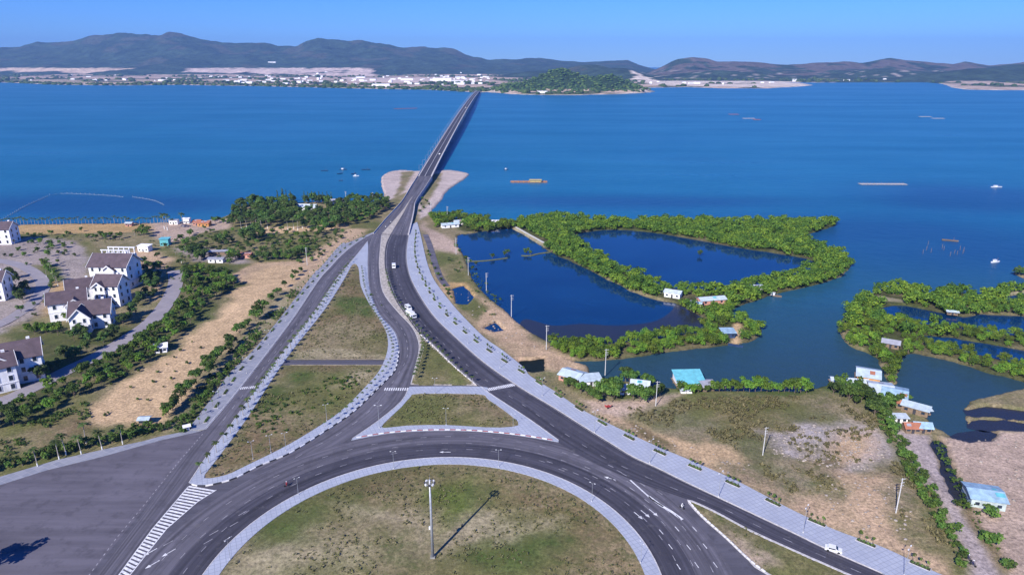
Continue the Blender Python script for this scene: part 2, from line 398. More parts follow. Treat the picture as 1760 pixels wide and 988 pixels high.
POND6 = W([(1632,748),(1652,742),(1690,737),(1711,741),(1702,752),(1660,754)])
DITCH = W(smooth([(1612,752),(1624,762),(1636,800),(1650,832),(1662,868),(1650,862),(1636,838),(1620,795),(1606,762)], 3, True))
SP1 = W([(778,494),(795,489),(812,507),(803,521),(786,519)])
SP2 = W([(834,561),(850,552),(866,565),(850,567)])
SP3 = W([(893,617),(932,614),(936,634),(917,638),(900,632)])
CULV = W([(507,617),(664,619),(660,629),(500,628)])
PONDS = [POND1, POND2, POND3, POND3B, POND4, POND5, POND6, DITCH, SP1, SP2, SP3, POND7]

# ground cover palette (linear albedo, plant cover)
PAL = {
 'dry': ((.26,.215,.13), .55), 'olive': ((.165,.155,.065), .75), 'green': ((.075,.11,.03), .9), 'lime': ((.11,.15,.03), .8),
 'sand': ((.54,.385,.235), .05), 'sandpink': ((.50,.355,.24), .2), 'orange': ((.45,.30,.15), .2), 'pink': ((.44,.335,.275), .08),
 'paved': ((.33,.28,.27), .12), 'rock': ((.46,.41,.42), .15), 'mud': ((.055,.06,.028), .5), 'cobble': ((.50,.42,.40), .05),
 'scrub': ((.25,.21,.14), .7), 'brown': ((.20,.145,.085), .6), 'path': ((.33,.29,.20), .25), 'dark': ((.075,.085,.035), .9), 'lilac': ((.40,.34,.34), .05), 'straw':((.34,.29,.19), .3)}
REG = []                                # (polygon, palette key, soft edge metres)
def reg(key, pts, soft=3.0): REG.append((W(pts), key, soft))
reg('olive', [(0,385),(400,372),(640,350),(660,395),(560,450),(440,470),(300,470),(150,470),(0,420)])
reg('orange', [(-200,387),(0,386),(290,383),(385,377),(395,386),(300,398),(150,401),(0,403),(-200,404)], 2)
reg('paved', [(-100,412),(0,412),(60,408),(125,414),(150,430),(160,470),(100,525),(40,555),(0,575),(-100,600)], 3)
reg('lilac', [(-200,383),(0,381),(290,380),(290,383),(0,385),(-200,387)], .5)
reg('dry', [(150,402),(260,398),(310,420),(250,430),(170,425)])
reg('pink', [(255,384),(345,378),(395,376),(400,392),(340,402),(290,418),(262,405)])
reg('sandpink', [(395,470),(430,452),(520,447),(552,425),(600,392),(640,393),(600,420),(555,460),(520,500),(470,500),(400,490)], 3)
reg('sand', [(430,392),(520,388),(600,385),(600,392),(500,400),(430,402)], 2)
reg('orange', [(80,588),(140,583),(165,590),(130,600),(95,612),(82,606)], 2)
reg('paved', [(300,425),(330,420),(420,440),(440,450),(400,455),(330,448)], 3)
reg('sandpink', [(280,480),(300,440),(240,425),(225,435),(240,450),(250,480),(262,520),(280,510)], 3)
reg('green', [(60,455),(100,455),(112,480),(90,490),(70,480)], 2)
reg('orange', [(85,480),(150,490),(140,520),(95,530),(70,545)], 3)
reg('dark', [(0,575),(70,560),(220,560),(290,530),(330,470),(390,460),(410,500),(350,545),(310,580),(250,625),(160,668),(60,715),(0,745)], 4)
reg('olive', [(0,745),(60,720),(150,685),(165,700),(175,722),(262,735),(300,742),(100,792),(0,822),(-200,870),(-200,800)], 4)
reg('brown', [(60,745),(130,715),(160,725),(110,752),(70,775)], 4)
reg('sand', [(152,722),(165,692),(210,655),(262,628),(330,575),(372,540),(402,502),(437,468),(480,456),(512,460),(520,470),(505,500),(470,500),(440,530),(428,560),(378,608),(340,652),(322,690),(298,716),(268,736),(200,730)], 3)
reg('straw', [(300,745),(330,735),(355,690),(440,590),(520,490),(530,470),(480,515),(440,560),(400,610),(350,665),(325,700),(290,725)], 3)
reg('green', [(296,745),(330,700),(345,665),(362,672),(335,725),(318,742)], 2)
reg('pink', [(722,380),(745,395),(780,412),(790,430),(800,460),(770,440),(745,430),(730,410)], 3)
reg('olive', [(750,430),(800,440),(815,480),(835,505),(800,495),(770,480),(752,455)], 3)
reg('sandpink', [(745,455),(765,485),(820,500),(880,545),(905,562),(930,590),(985,615),(1010,640),(960,640),(900,625),(850,590),(800,540),(760,500)], 3)
reg('orange', [(765,485),(800,485),(822,505),(800,528),(775,515)], 2)
reg('olive', [(785,520),(820,512),(835,530),(820,550),(795,535)], 2)
reg('mud', [(745,372),(880,378),(1440,374),(1470,450),(1320,600),(1000,622),(900,560),(1200,560),(1160,520),(950,440),(880,392),(800,398)], 2)
reg('path', [(880,392),(888,390),(940,420),(936,424)], .8)
reg('sand', [(1262,556),(1272,553),(1280,565),(1270,590),(1257,590),(1260,573)], 1)
reg('mud', [(1430,480),(1760,480),(1900,480),(1900,660),(1760,660),(1500,620)], 2)
reg('path', [(1500,520),(1512,508),(1560,516),(1552,520),(1515,516),(1505,524)], .8)
reg('path', [(1720,506),(1765,497),(1765,500),(1722,509)], .8)
reg('green', [(975,640),(1060,645),(1180,662),(1400,664),(1440,650),(1560,690),(1520,720),(1480,700),(1400,680),(1250,682),(1100,692),(1000,676)], 2)
reg('pink', [(1000,684),(1060,685),(1130,680),(1180,672),(1165,690),(1100,705),(1060,715),(1010,705)], 2)
reg('scrub', [(1065,706),(1120,692),(1190,680),(1400,678),(1450,690),(1505,712),(1525,745),(1400,722),(1330,742),(1315,790),(1260,800),(1200,780),(1140,745)], 4)
reg('olive', [(1180,682),(1400,680),(1420,700),(1330,735),(1250,745),(1200,720)], 6)
reg('rock', [(1318,744),(1395,728),(1450,735),(1510,732),(1535,760),(1532,790),(1490,812),(1400,800),(1360,792),(1322,780)], 4)
reg('scrub', [(1350,765),(1400,755),(1410,775),(1370,780)], 4)
reg('sandpink', [(1440,745),(1500,745),(1500,790),(1450,800),(1420,770)], 4)
reg('brown', [(1370,795),(1440,780),(1460,800),(1400,812)], 4)
reg('sandpink', [(1025,705),(1060,712),(1110,742),(1200,775),(1260,795),(1350,800),(1400,805),(1500,812),(1535,800),(1560,860),(1600,930),(1650,985),(1600,985),(1500,935),(1360,876),(1256,822),(1178,787),(1100,752),(1040,725)], 3)
reg('sand', [(1085,728),(1130,745),(1200,762),(1215,755),(1260,772),(1290,800),(1260,815),(1178,782),(1110,752)], 2)
reg('brown', [(1072,722),(1090,725),(1130,748),(1160,765),(1150,770),(1100,748)], 1)
reg('scrub', [(1240,800),(1330,788),(1420,806),(1470,840),(1400,845),(1330,850)], 4)
reg('scrub', [(1525,790),(1560,800),(1600,850),(1560,880),(1530,840)], 3)
reg('olive', [(1545,880),(1600,900),(1640,960),(1600,955),(1550,925)], 3)
reg('green', [(1508,700),(1535,730),(1560,775),(1580,815),(1610,860),(1640,915),(1660,985),(1640,985),(1620,930),(1590,870),(1560,820),(1535,775),(1510,735),(1490,705)], 2)
reg('lilac', [(1532,735),(1560,742),(1600,748),(1622,803),(1652,860),(1690,928),(1716,985),(1750,1060),(1700,1060),(1669,985),(1633,890),(1586,833),(1545,765)], 1.5)
reg('pink', [(1625,752),(1700,755),(1712,740),(1860,740),(1900,1100),(1740,1060),(1700,930),(1672,880),(1650,830)], 2)
reg('brown', [(1605,760),(1618,760),(1650,830),(1672,870),(1700,920),(1735,975),(1720,985),(1690,925),(1660,880),(1635,830)], 1.5)
reg('cobble', [(650,300),(700,288),(745,288),(815,292),(810,305),(760,345),(745,362),(722,378),(718,340),(700,330),(665,345),(655,330)], 2)
reg('dry', [(742,300),(760,297),(752,320),(738,345),(728,360),(724,345)], 2)
reg('dry', [(690,296),(712,294),(700,318),(680,345),(672,345),(688,318)], 2)
# verges and islands
reg('brown', [(350,822),(385,780),(420,725),(520,600),(560,530),(610,455),(640,520),(668,575),(666,605),(635,660),(530,745),(420,803)], 3)
reg('olive', [(430,715),(480,650),(520,640),(600,640),(650,636),(635,658),(560,715),(490,745)], 6)
reg('green', [(565,525),(582,505),(636,520),(640,545),(590,545)], 3)
reg('dry', [(560,560),(600,550),(650,570),(660,600),(560,612),(520,605)], 5)
reg('straw', [(515,603),(560,600),(660,606),(664,616),(508,617)], 1.5)
reg('olive', [(600,585),(664,575),(666,612),(620,612)], 3)
reg('green', [(470,655),(500,640),(540,645),(480,690),(440,715)], 3)
reg('straw', [(590,640),(640,640),(625,660),(570,670)], 4)
reg('olive', [(655,732),(700,680),(825,677),(892,724),(880,735),(768,730)], 2)
reg('brown', [(780,680),(820,678),(850,702),(885,724),(860,720),(800,700)], 4)
reg('olive', [(724,575),(760,600),(820,662),(705,666)], 3)
reg('lime', [(780,640),(820,664),(760,664)], 3)
reg('olive', [(1178,858),(1320,990),(1500,1080),(1600,1080),(1458,985),(1300,912)], 1)
reg('green', [(1215,885),(1250,893),(1330,945),(1290,940),(1235,910)], 3)
reg('pink', [(1240,915),(1262,918),(1330,965),(1300,968)], 3)
CX, CY, RO, RI = -21.0, 146.0, 60.3, 56.0
def circ(r, n=120, a0=0, a1=2*math.pi): return [('w', CX+r*math.cos(a0+(a1-a0)*k/n), CY+r*math.sin(a0+(a1-a0)*k/n)) for k in range(n)]
REG.append((W(circ(RI+2, 60)), 'olive', 2))
reg('brown', [(850,810),(930,830),(1000,850),(1060,900),(1098,975),(1098,1020),(1000,1000),(960,900),(880,870)], 12)
reg('brown', [(520,852),(600,825),(680,805),(760,800),(700,830),(600,850),(540,870)], 10)
reg('straw', [(398,960),(430,915),(500,905),(600,925),(640,960),(560,1000),(400,1000)], 10)
reg('straw', [(590,865),(700,885),(740,900),(735,955),(690,930),(640,905),(600,880)], 4)
reg('straw', [(745,935),(790,880),(840,880),(940,905),(930,935),(860,945),(800,950)], 5)
reg('green', [(650,915),(730,952),(735,960),(690,975),(640,960)], 3)
reg('green', [(760,955),(850,935),(940,930),(960,955),(900,985),(800,975)], 4)
reg('lime', [(755,845),(790,835),(790,880),(760,905),(750,880)], 4)
reg('green', [(425,885),(470,862),(540,880),(520,920),(450,912)], 7)
reg('straw', [(935,870),(945,868),(838,885),(836,890)], .8)
reg('straw', [(835,880),(842,880),(860,935),(850,940)], .8)

def paint(X, Y):
    wx = X+(fbm(X*.07, Y*.07, 3, 5)-.5)*18+(vnoise(X*.6, Y*.6, 9)-.5)*2.0; wy = Y+(fbm(X*.07, Y*.07, 5, 5)-.5)*18+(vnoise(X*.6, Y*.6, 19)-.5)*2.0
    c0, v0 = PAL['dry']; C = np.tile(np.array(c0), (len(X), 1)); V = np.full(len(X), v0)
    for poly, key, soft in REG:
        k = min(1.0, soft/4.0)**1.5
        px_, py_ = X+(wx-X)*k, Y+(wy-Y)*k
        s = sdist(px_, py_, poly, 12)
        t = np.clip(.5+s/(2*soft+1e-3), 0, 1); m = t > 0
        if not m.any(): continue
        col, vg = PAL[key]; tm = t[m][:, None]
        C[m] = C[m]*(1-tm)+np.array(col)*tm; V[m] = V[m]*(1-t[m])+vg*t[m]
    n = fbm(X*.06, Y*.06, 41, 5); q = np.clip((n-.5)*5, -1, 1)[:, None]; vv = np.clip(V*1.3, 0, 1)[:, None]
    gr = np.array([.085, .115, .03]); br = np.array([.30, .235, .15])
    C = np.where(q > 0, C*(1-q*vv*.55)+br*q*vv*.55, C*(1+q*vv*.5)-gr*q*vv*.5)
    n2 = fbm(X*.02+5, Y*.02, 77)[:, None]; n3 = fbm(X*.25, Y*.25, 83, 3)[:, None]
    C = C*(1+(n2-.5)*.4+(n3-.5)*.5)
    return C, V
def attrs(me, C, V):
    a = me.attributes.new('cover', 'FLOAT_COLOR', 'POINT'); a.data.foreach_set('color', np.hstack([C, np.ones((len(C), 1))]).astype(np.float32).ravel())
    b = me.attributes.new('veg', 'FLOAT', 'POINT'); b.data.foreach_set('value', V.astype(np.float32))
def gridfaces(nx, ny):
    i = np.arange(nx-1)[None, :]+np.arange(ny-1)[:, None]*nx
    return np.stack([i, i+1, i+1+nx, i+nx], -1).reshape(-1, 4)

# ------------------------------------------------------------------ near ground
def build_ground():
    ys = [20.0]
    while ys[-1] < 880: ys.append(ys[-1]+max(1.0, ys[-1]*.0042))
    ys = np.array(ys); xs = np.concatenate([np.arange(-780, -330, 3.0), np.arange(-330, 330, 1.3), np.arange(330, 520, 3.0)])
    X, Y = np.meshgrid(xs, ys); X = X.ravel(); Y = Y.ravel()
    wob = (fbm(X*.12, Y*.12, 21)-.5)*5+(vnoise(X*.5, Y*.5, 4)-.5)*1.2
    s = np.full(X.shape, -40.)
    for L in LAND: s = np.maximum(s, sdist(X, Y, L))
    for Pn in PONDS: s = np.minimum(s, -sdist(X, Y, Pn))
    s2 = s+wob*.6
    z = np.clip(-1.5+s2*.9, -3.0, 0)
    dc = sdist(X, Y, CULV); z = np.where(dc > 0, -2.2, z)
    # low dam across the big pond
    z = z - .28*fbm(X*.2, Y*.2, 8)*(s > 3)
    C, V = paint(X, Y)
    wet = np.clip(1-(z+1.25)/.5, 0, 1)[:, None]
    C = C*(1-wet*.55)
    nx, ny = len(xs), len(ys); F = gridfaces(nx, ny)
    keep = (z[F].max(1) > -2.9); F = F[keep]
    me = fastmesh('ground', np.stack([X, Y, z], 1), F, M_COVER); attrs(me, C, V); me.shade_smooth()
    return tag(link('ground', me), kind='structure')
build_ground()
def cover_patch(name, poly, z, step, grow=1.0):
    xs = [p[0] for p in poly]; ys = [p[1] for p in poly]
    gx = np.arange(min(xs)-2, max(xs)+2, step); gy = np.arange(min(ys)-2, max(ys)+2, step)
    X, Y = np.meshgrid(gx, gy); X = X.ravel(); Y = Y.ravel()
    s = sdist(X, Y, poly, 6); F = gridfaces(len(gx), len(gy)); F = F[s[F].min(1) > -grow]
    C, V = paint(X, Y); zz = .17+.1*(fbm(X*.3, Y*.3, 5)-.5)+np.clip(s-.6, -1, 8)*.02+(z-.26)*(z > .3)
    used = np.unique(F); mp = np.zeros(len(X), int); mp[used] = np.arange(len(used))
    me = fastmesh(name, np.stack([X, Y, zz], 1)[used], mp[F], M_COVER); attrs(me, C[used], V[used]); me.shade_smooth()
    return tag(link(name, me), kind='structure')
# ------------------------------------------------------------------ water
def offset(poly, d):
    n = len(poly); out = []
    ar = sum(poly[i][0]*poly[(i+1) % n][1]-poly[(i+1) % n][0]*poly[i][1] for i in range(n)); sg = 1 if ar > 0 else -1
    for i in range(n):
        ax, ay = poly[i-1]; bx, by = poly[i]; cx, cy = poly[(i+1) % n]
        n1 = Vector((by-ay, ax-bx)); n2 = Vector((cy-by, bx-cx))
        v = (n1.normalized() if n1.length > 1e-6 else Vector((0, 0)))+(n2.normalized() if n2.length > 1e-6 else Vector((0, 0)))
        if v.length > 1e-6: v.normalize()
        out.append((bx+v.x*d*sg, by+v.y*d*sg))
    return out
def tris(loops):
    flat = [p for L in loops for p in L]
    return flat, tessellate_polygon([[Vector((p[0], p[1], 0)) for p in L] for L in loops])
def sheet(name, loops, z, m, kind='structure', thick=0.0, parent=None):
    flat, T = tris(loops); V = [(p[0], p[1], z) for p in flat]; F = []
    for t in T:
        a, b, c = [Vector(V[i]) for i in t]
        F.append(t if (b-a).cross(c-a).z > 0 else t[::-1])
    if thick:
        n = len(V); V += [(p[0], p[1], z-thick) for p in flat]; o = 0
        for L in loops:
            k = len(L)
            for i in range(k): F.append((o+i, o+(i+1) % k, n+o+(i+1) % k, n+o+i))
            o += k
    o = link(name, newmesh(name, V, F, m), parent)
    if kind: tag(o, kind=kind)
    return o
def build_sea():
    r = [0.0, 30.0]
    while r[-1] < 20000: r.append(r[-1]*1.03)
    A = np.linspace(0, 2*math.pi, 481)[:-1]; V = [(0, 0)]
    Rr, AA = np.meshgrid(np.array(r[1:]), A, indexing='ij')
    X = np.concatenate([[0], (Rr*np.cos(AA)).ravel()]); Y = np.concatenate([[0], (Rr*np.sin(AA)).ravel()])
    nr, na = Rr.shape; i = np.arange(nr-1)[:, None]*na+np.arange(na)[None, :]; j = np.arange(nr-1)[:, None]*na+(np.arange(na)[None, :]+1) % na
    F = np.stack([1+i, 1+i+na, 1+j+na, 1+j], -1).reshape(-1, 4)
    me = fastmesh('bay_water', np.stack([X, Y, np.full(X.shape, -1.2)], 1), F, M_WATER)
    sh = np.clip((640-Y-fbm(X*.004, Y*.004, 3)*160)/330, 0, 1)*(X > 0)*.95+np.clip((760-Y-fbm(X*.004, Y*.004, 3)*200)/420, 0, 1)*(X <= 0)*.25
    nb = np.zeros(X.shape)
    for (px, py, rx, ry) in ((1500,400,150,90),(1680,340,120,90),(1650,430,160,60),(180,350,220,60),(1100,345,200,35)):
        x0, y0 = P(px, py); nb = np.maximum(nb, np.exp(-((X-x0)/rx)**2-((Y-y0)/ry)**2)*(.5+fbm(X*.008, Y*.012, 61, 4)))
    na_ = me.attributes.new('navy', 'FLOAT', 'POINT'); na_.data.foreach_set('value', np.clip(nb, 0, .85).astype(np.float32))
    a = me.attributes.new('shoal', 'FLOAT', 'POINT'); a.data.foreach_set('value', sh.astype(np.float32))
    tag(link('water', me), kind='structure')
build_sea()
for i, pn in enumerate(PONDS):
    m = M_MUDP if i in (5, 6, 7, 11) else M_POND
    if i == 10: m = M_CHAN
    sheet('pond_water', [offset(pn, 1.3)], -1.1, m)
sheet('canal_water', [offset(CULV, .4)], -1.6, M_CHAN)
# shallow muddy end of the big pond
sheet('pond_shallows', [W(smooth([(893,556),(905,545),(950,556),(1000,553),(1060,556),(1120,550),(1150,535),(1170,515),(1200,535),(1219,551),(1210,564),(1120,582),(990,593),(935,582),(905,566)], 4, True))], -1.08, M_MUDP)

# ------------------------------------------------------------------ roads and pavements
LP_OUT = [(640,400),(600,417),(585,421),(551,460),(538,472),(487,540),(433,605),(396,640),(360,690),(322,740)]
L_LEFT = [(646,399),(618,414),(590,435),(566,460),(545,484),(508,540),(470,592),(433,640),(400,682),(352,738)]
L_RIGHT = [(652,404),(632,415),(612,440),(595,460),(577,482),(538,540),(497,592),(461,640),(425,690),(390,740),(360,778),(325,830),(265,905),(205,988),(100,1130)]
M_LEFT = [(642,402),(634,425),(632,460),(636,501),(652,540),(679,572),(685,603),(679,634),(661,655),(648,668),(607,707),(556,742),(496,779),(443,801),(402,822)]
M_RIGHT = [(656,404),(652,433),(651,460),(657,501),(680,534),(706,562),(716,583),(718,603),(711,634),(704,660),(690,690),(651,723),(604,756)]
R_LEFT = [(672,404),(664,423),(662,454),(667,480),(680,515),(698,542),(720,572),(740,590),(781,629),(822,664),(875,700),(920,734),(966,765),(1030,800),(1100,830),(1178,857),(1226,876),(1286,908),(1360,942),(1458,985),(1640,1065),(1860,1160)]
R_RIGHT = [(703,404),(699,432),(701,460),(712,491),(743,540),(781,578),(832,623),(891,664),(951,700),(1000,731),(1050,762),(1088,785),(1131,805),(1184,831),(1254,864),(1360,914),(1420,943),(1516,985),(1700,1066),(1920,1160)]
def world(pts, n=5, closed=False): return W(smooth(pts, n, closed))
asph = world(L_LEFT, 4)[::-1] + world(R_RIGHT, 4)
asph_poly = [P(0, 836), P(82, 809), P(176, 786), P(276, 758), P(307, 750), P(340, 742)] + world(L_LEFT, 4)[::-1] + [P(655, 402), P(703, 402)] + world(R_RIGHT, 4) + [(150, 40), (-190, 40), (-190, 120)]
sheet('asphalt_ground', [asph_poly], .10, M_ASPH, thick=.6)
def resample(pts, n):
    pts = [Vector((p[0], p[1], p[2] if len(p) > 2 else 0)) for p in pts]; d = [0]
    for a, b in zip(pts, pts[1:]): d.append(d[-1]+(b-a).length)
    out = []; j = 0
    for k in range(n):
        t = d[-1]*k/(n-1)
        while j < len(d)-2 and d[j+1] < t: j += 1
        s = (t-d[j])/max(d[j+1]-d[j], 1e-9); out.append(pts[j].lerp(pts[j+1], min(1, s)))
    return out
def ribbon(name, A, B, z, m, n=80, cross=8, kind='structure'):
    A = resample(A, n); B = resample(B, n); V = []; F = []; U = []; L = 0
    for i in range(n):
        if i: L += ((A[i]+B[i])/2-(A[i-1]+B[i-1])/2).length
        for k in range(cross+1):
            t = k/cross; p = A[i].lerp(B[i], t); V.append((p.x, p.y, z+p.z)); U.append((L, t))
    for i in range(n-1):
        for k in range(cross):
            a = i*(cross+1)+k; F.append((a, a+1, a+cross+2, a+cross+1))
    me = newmesh(name, V, F, m)
    uv = me.uv_layers.new(name='UVMap')
    for lp in me.loops: uv.data[lp.index].uv = U[lp.vertex_index]
    if me.polygons[0].normal.z < 0: me.flip_normals()
    return tag(link(name, me), kind=kind)
ribbon('left_road', world(L_LEFT)+[P(300, 805), P(240, 890), P(165, 988), P(60, 1130)], world(L_RIGHT), .114, M_ASPH2)
ribbon('ramp_road', world(M_LEFT), world(M_RIGHT), .118, M_ASPH2)
ribbon('main_road', world(R_LEFT), world(R_RIGHT), .122, M_ASPHD, 120)
ro = circ(RO+.1, 160, R(-40), R(220)); rr = circ(RO+19, 160, R(-40), R(220)); rm = circ(RO+9, 160, R(-40), R(220))
ribbon('roundabout_inner_lane', W(ro), W(rm), .108, M_ASPHD, 160)
ribbon('roundabout_outer_lane', W(rm), W(rr), .1085, M_ASPH2, 160)
# asphalt lot at the lower left
sheet('plaza', [[P(0, 834), P(82, 808), P(176, 785), P(276, 757), P(307, 750), P(345, 744), P(340, 758), P(290, 818), P(235, 890), P(155, 988), P(40, 1150), (-170, 50), (-190, 120)]], .118, M_PLAZA)

def slab(name, loops, z=.26, m=None, thick=.5): return sheet(name, loops, z, m or M_PAVE, thick=thick)
# pavement left of the left road
lpl = world(LP_OUT, 4)+world(L_LEFT, 4)[::-1]
slab('left_pavement', [lpl], .25, M_PAVE2)
slab('plaza_pavement', [[P(-60, 841), P(0, 820), P(98, 791), P(178, 773), P(245, 759), P(274, 751), P(322, 741), P(345, 741), P(307, 750), P(276, 757), P(176, 785), P(82, 808), P(0, 834), P(-60, 856)]], .25, M_PAVE2)
# island between the left road and the ramp
isl_o = world(L_RIGHT[1:12], 4)[:-1] + world([(325,830),(345,834),(367,831),(402,822),(443,801),(496,779),(556,742),(607,707),(648,667),(661,655),(679,634),(685,603),(679,572),(652,540),(636,501),(632,460),(633,425)], 4)
isl_i = world([(606,455),(616,460),(620,491),(634,521),(652,548),(665,575),(666,603),(654,634),(635,658),(586,707),(531,744),(484,771),(423,801),(388,817),(351,822),(365,800),(378,783),(423,722),(476,640),(511,592),(560,530),(593,478)], 3, True)
culo = offset(CULV, .3)
slab('island_pavement', [isl_o, isl_i[::-1]], .25, M_PAVE)
# grass of that island, either side of the canal
top = [p for p in isl_i if p[1] >= P(580, 617)[1]]; bot = [p for p in isl_i if p[1] < P(580, 628)[1]]
def clipband(poly, ylo, yhi):
    out = []; n = len(poly)
    for i in range(n):
        a, b = poly[i], poly[(i+1) % n]
        for p, q in ((a, b),):
            if ylo <= p[1] <= yhi: out.append(p)
            cr = []
            for yy in (ylo, yhi):
                if (p[1]-yy)*(q[1]-yy) < 0:
                    t = (yy-p[1])/(q[1]-p[1]); cr.append((t, (p[0]+(q[0]-p[0])*t, yy)))
            out += [c[1] for c in sorted(cr)]
    return out
yt, yb = P(580, 617.5)[1], P(580, 628)[1]
for nm, lo, hi in (('island_grass', yt, 1e4), ('island_grass', -1e4, yb)):
    q = clipband(isl_i, lo, hi); cover_patch(nm, q, .24, 1.2, .9)
for yy in (yt, yb):
    mb = MB(); xa, xb = P(503, 622)[0], P(664, 622)[0]
    mb.box(xa, xb, yy-.25, yy+.25, -2.2, .38); tag(mb.build('canal_wall', mat('canal_stone', (.24, .21, .16), .9, .4, .8)), 'low concrete wall along the %s side of the short canal crossing the grass island' % ('far' if yy == yt else 'near'), 'wall')
# central island
slab('roundabout_pavement', [W(circ(RO)), W(circ(RI))[::-1]], .27, M_PAVE)
cover_patch('roundabout_grass', W(circ(RI, 90)), .28, 1.0, .9)
# triangular island
tri_o = world([(704,665),(828,665),(841,676),(907,719),(960,757)], 3)+world([(960,760),(886,748),(804,741),(723,741),(661,746),(604,757)], 3)+world([(606,754),(651,723),(690,690),(702,668)], 3)
tri_i = world([(721,677),(823,678),(838,686),(890,724),(880,734),(835,735),(768,731),(700,732),(661,736),(659,729),(690,700),(706,682)], 2, True)
slab('triangle_pavement', [tri_o, tri_i[::-1]], .25, M_PAVE)
cover_patch('triangle_grass', tri_i, .26, 1.0, .9)
# median between the ramp and the main road, widening into a grass wedge
med_l = [(656,404),(653,433),(652,460),(658,501),(681,533),(707,561),(718,583),(720,603),(713,634),(706,661)]
med_r = [(671,404),(663,423),(661,454),(666,480),(679,515),(697,542),(719,572),(739,590),(780,630),(820,663)]
slab('median_kerb', [world(med_l, 4)+world(med_r, 4)[::-1]], .30, mat('median_stone', (.42, .38, .34), .9, .45, .7, dirt=(.22, .2, .13)))
wedge = world([(722,580),(728,584),(745,598),(784,634),(812,661),(760,662),(709,661),(717,634),(724,603)], 3)
cover_patch('median_grass', offset(wedge, -.1), .46, 1.0, .4)
# grass wedge lower right
gw = world([(1181,859),(1226,877),(1286,909),(1360,943),(1458,986),(1640,1067),(1500,1080),(1319,988),(1286,963),(1245,924),(1204,888)], 3, True)
slab('verge_kerb', [gw, offset(gw, -.7)[::-1]], .26, M_KERB)
cover_patch('verge_grass', offset(gw, -.4), .2, 1.0, .5)
# wide pavement right of the main road
RP_OUT = [(717,382),(722,400),(727,422),(735,455),(747,483),(770,514),(792,540),(832,580),(863,602),(900,632),(912,647),(955,674),(985,695),(1010,710),(1070,740),(1130,768),(1178,788),(1256,822),(1307,848),(1360,876),(1435,911),(1510,938),(1561,961),(1611,985),(1790,1060)]
rpi = world([(703,404),(710,386)]+[], 1)
slab('right_pavement', [world([(708,386)]+R_RIGHT[:-1], 4)+world(RP_OUT, 4)[::-1]], .26, M_PAVE)
# service lane and dirt roads
def lane(name, mid, wd, z, m):
    c = [Vector((*p, 0)) for p in world(mid, 6)]; A = []; B = []
    for i, p in enumerate(c):
        t = (c[min(i+1, len(c)-1)]-c[max(i-1, 0)]).normalized(); nn = Vector((-t.y, t.x, 0)); A.append(tuple(p+nn*wd/2)); B.append(tuple(p-nn*wd/2))
    o = ribbon(name, A, B, z, m, 60, 4); return o
lane('service_lane', [(731,403),(738,420),(744,440),(750,460),(757,478),(768,492)], 4.2, .04, M_PLAZA)
lane('village_street', [(-160,735),(0,690),(60,664),(120,634),(170,610),(225,577),(262,550),(290,515),(302,485),(300,465)], 8.5, .06, M_STREET)
lane('village_lane', [(-80,590),(0,557),(40,533),(66,510),(74,488),(58,468),(20,452),(-60,440)], 7.5, .065, M_STREET)
# kerb lines of the village street
for off in ():
    pass

# ------------------------------------------------------------------ kerb blocks painted in alternate colours
def blocks(name, px, z, size, gap, cols, h=.35):
    c = [Vector((*p, 0)) for p in world(px, 6)]; L = [0]
    for a, b in zip(c, c[1:]): L.append(L[-1]+(b-a).length)
    mbs = [MB() for _ in cols]; s = 0; k = 0
    while s+size < L[-1]:
        def at(t):
            j = max(i for i in range(len(L)-1) if L[i] <= t); return c[j].lerp(c[j+1], (t-L[j])/(L[j+1]-L[j]+1e-9))
        a, b = at(s), at(s+size); mdl = (a+b)/2; ang = math.atan2((b-a).y, (b-a).x)
        mbs[k % len(cols)].cbox((mdl.x, mdl.y, z+h/2), size*.96, .38, h, ang); s += size+gap; k += 1
    for mb, m in zip(mbs, cols): tag(mb.build(name, m), kind='structure')
blocks('kerb', [(612,753),(661,745),(723,740),(804,740),(886,747),(950,757)], .1, 1.9, .1, (M_KW, M_KR))
blocks('kerb', [(1184,862),(1206,887),(1246,923),(1287,962),(1320,987)], .1, 1.2, .5, (M_KW, M_KW))
blocks('kerb', [(330,833),(345,836),(367,833),(403,823),(444,802),(497,780),(557,743),(608,708),(649,669),(662,656),(680,635),(686,604)], .1, 2.3, .1, (M_KW, M_DARK))
blocks('kerb', [(719,573),(740,591),(781,631),(820,664)], .28, 1.6, .15, (M_KW, M_KERB))
for nm, pts in (('kerb', world(R_RIGHT[:-2], 4)), ('kerb', world(L_LEFT, 4)), ('kerb', world(L_RIGHT[1:12], 4)), ('kerb', world([(828,665),(841,676),(907,719),(960,757)], 3)), ('kerb', world([(606,754),(651,723),(690,690),(702,668)], 3)), ('kerb', W(circ(RO, 120))+W(circ(RO, 120))[:1]), ('kerb', world(med_l, 4))):
    c = [Vector((*p, 0)) for p in pts]; A = []; B = []
    for i, p in enumerate(c):
        t = (c[min(i+1, len(c)-1)]-c[max(i-1, 0)]).normalized(); nn = Vector((-t.y, t.x, 0)); A.append(p+nn*.14); B.append(p-nn*.14)
    V = [(*q.xy, .31) for q in A]+[(*q.xy, .31) for q in B]+[(*q.xy, .08) for q in A]+[(*q.xy, .08) for q in B]; n = len(c); F = []
    for i in range(n-1): F += [(i, i+1, n+i+1, n+i), (i, i+1, 2*n+i+1, 2*n+i), (n+i, n+i+1, 3*n+i+1, 3*n+i)]
    tag(link(nm, newmesh(nm, V, F, M_KERB)), kind='structure')

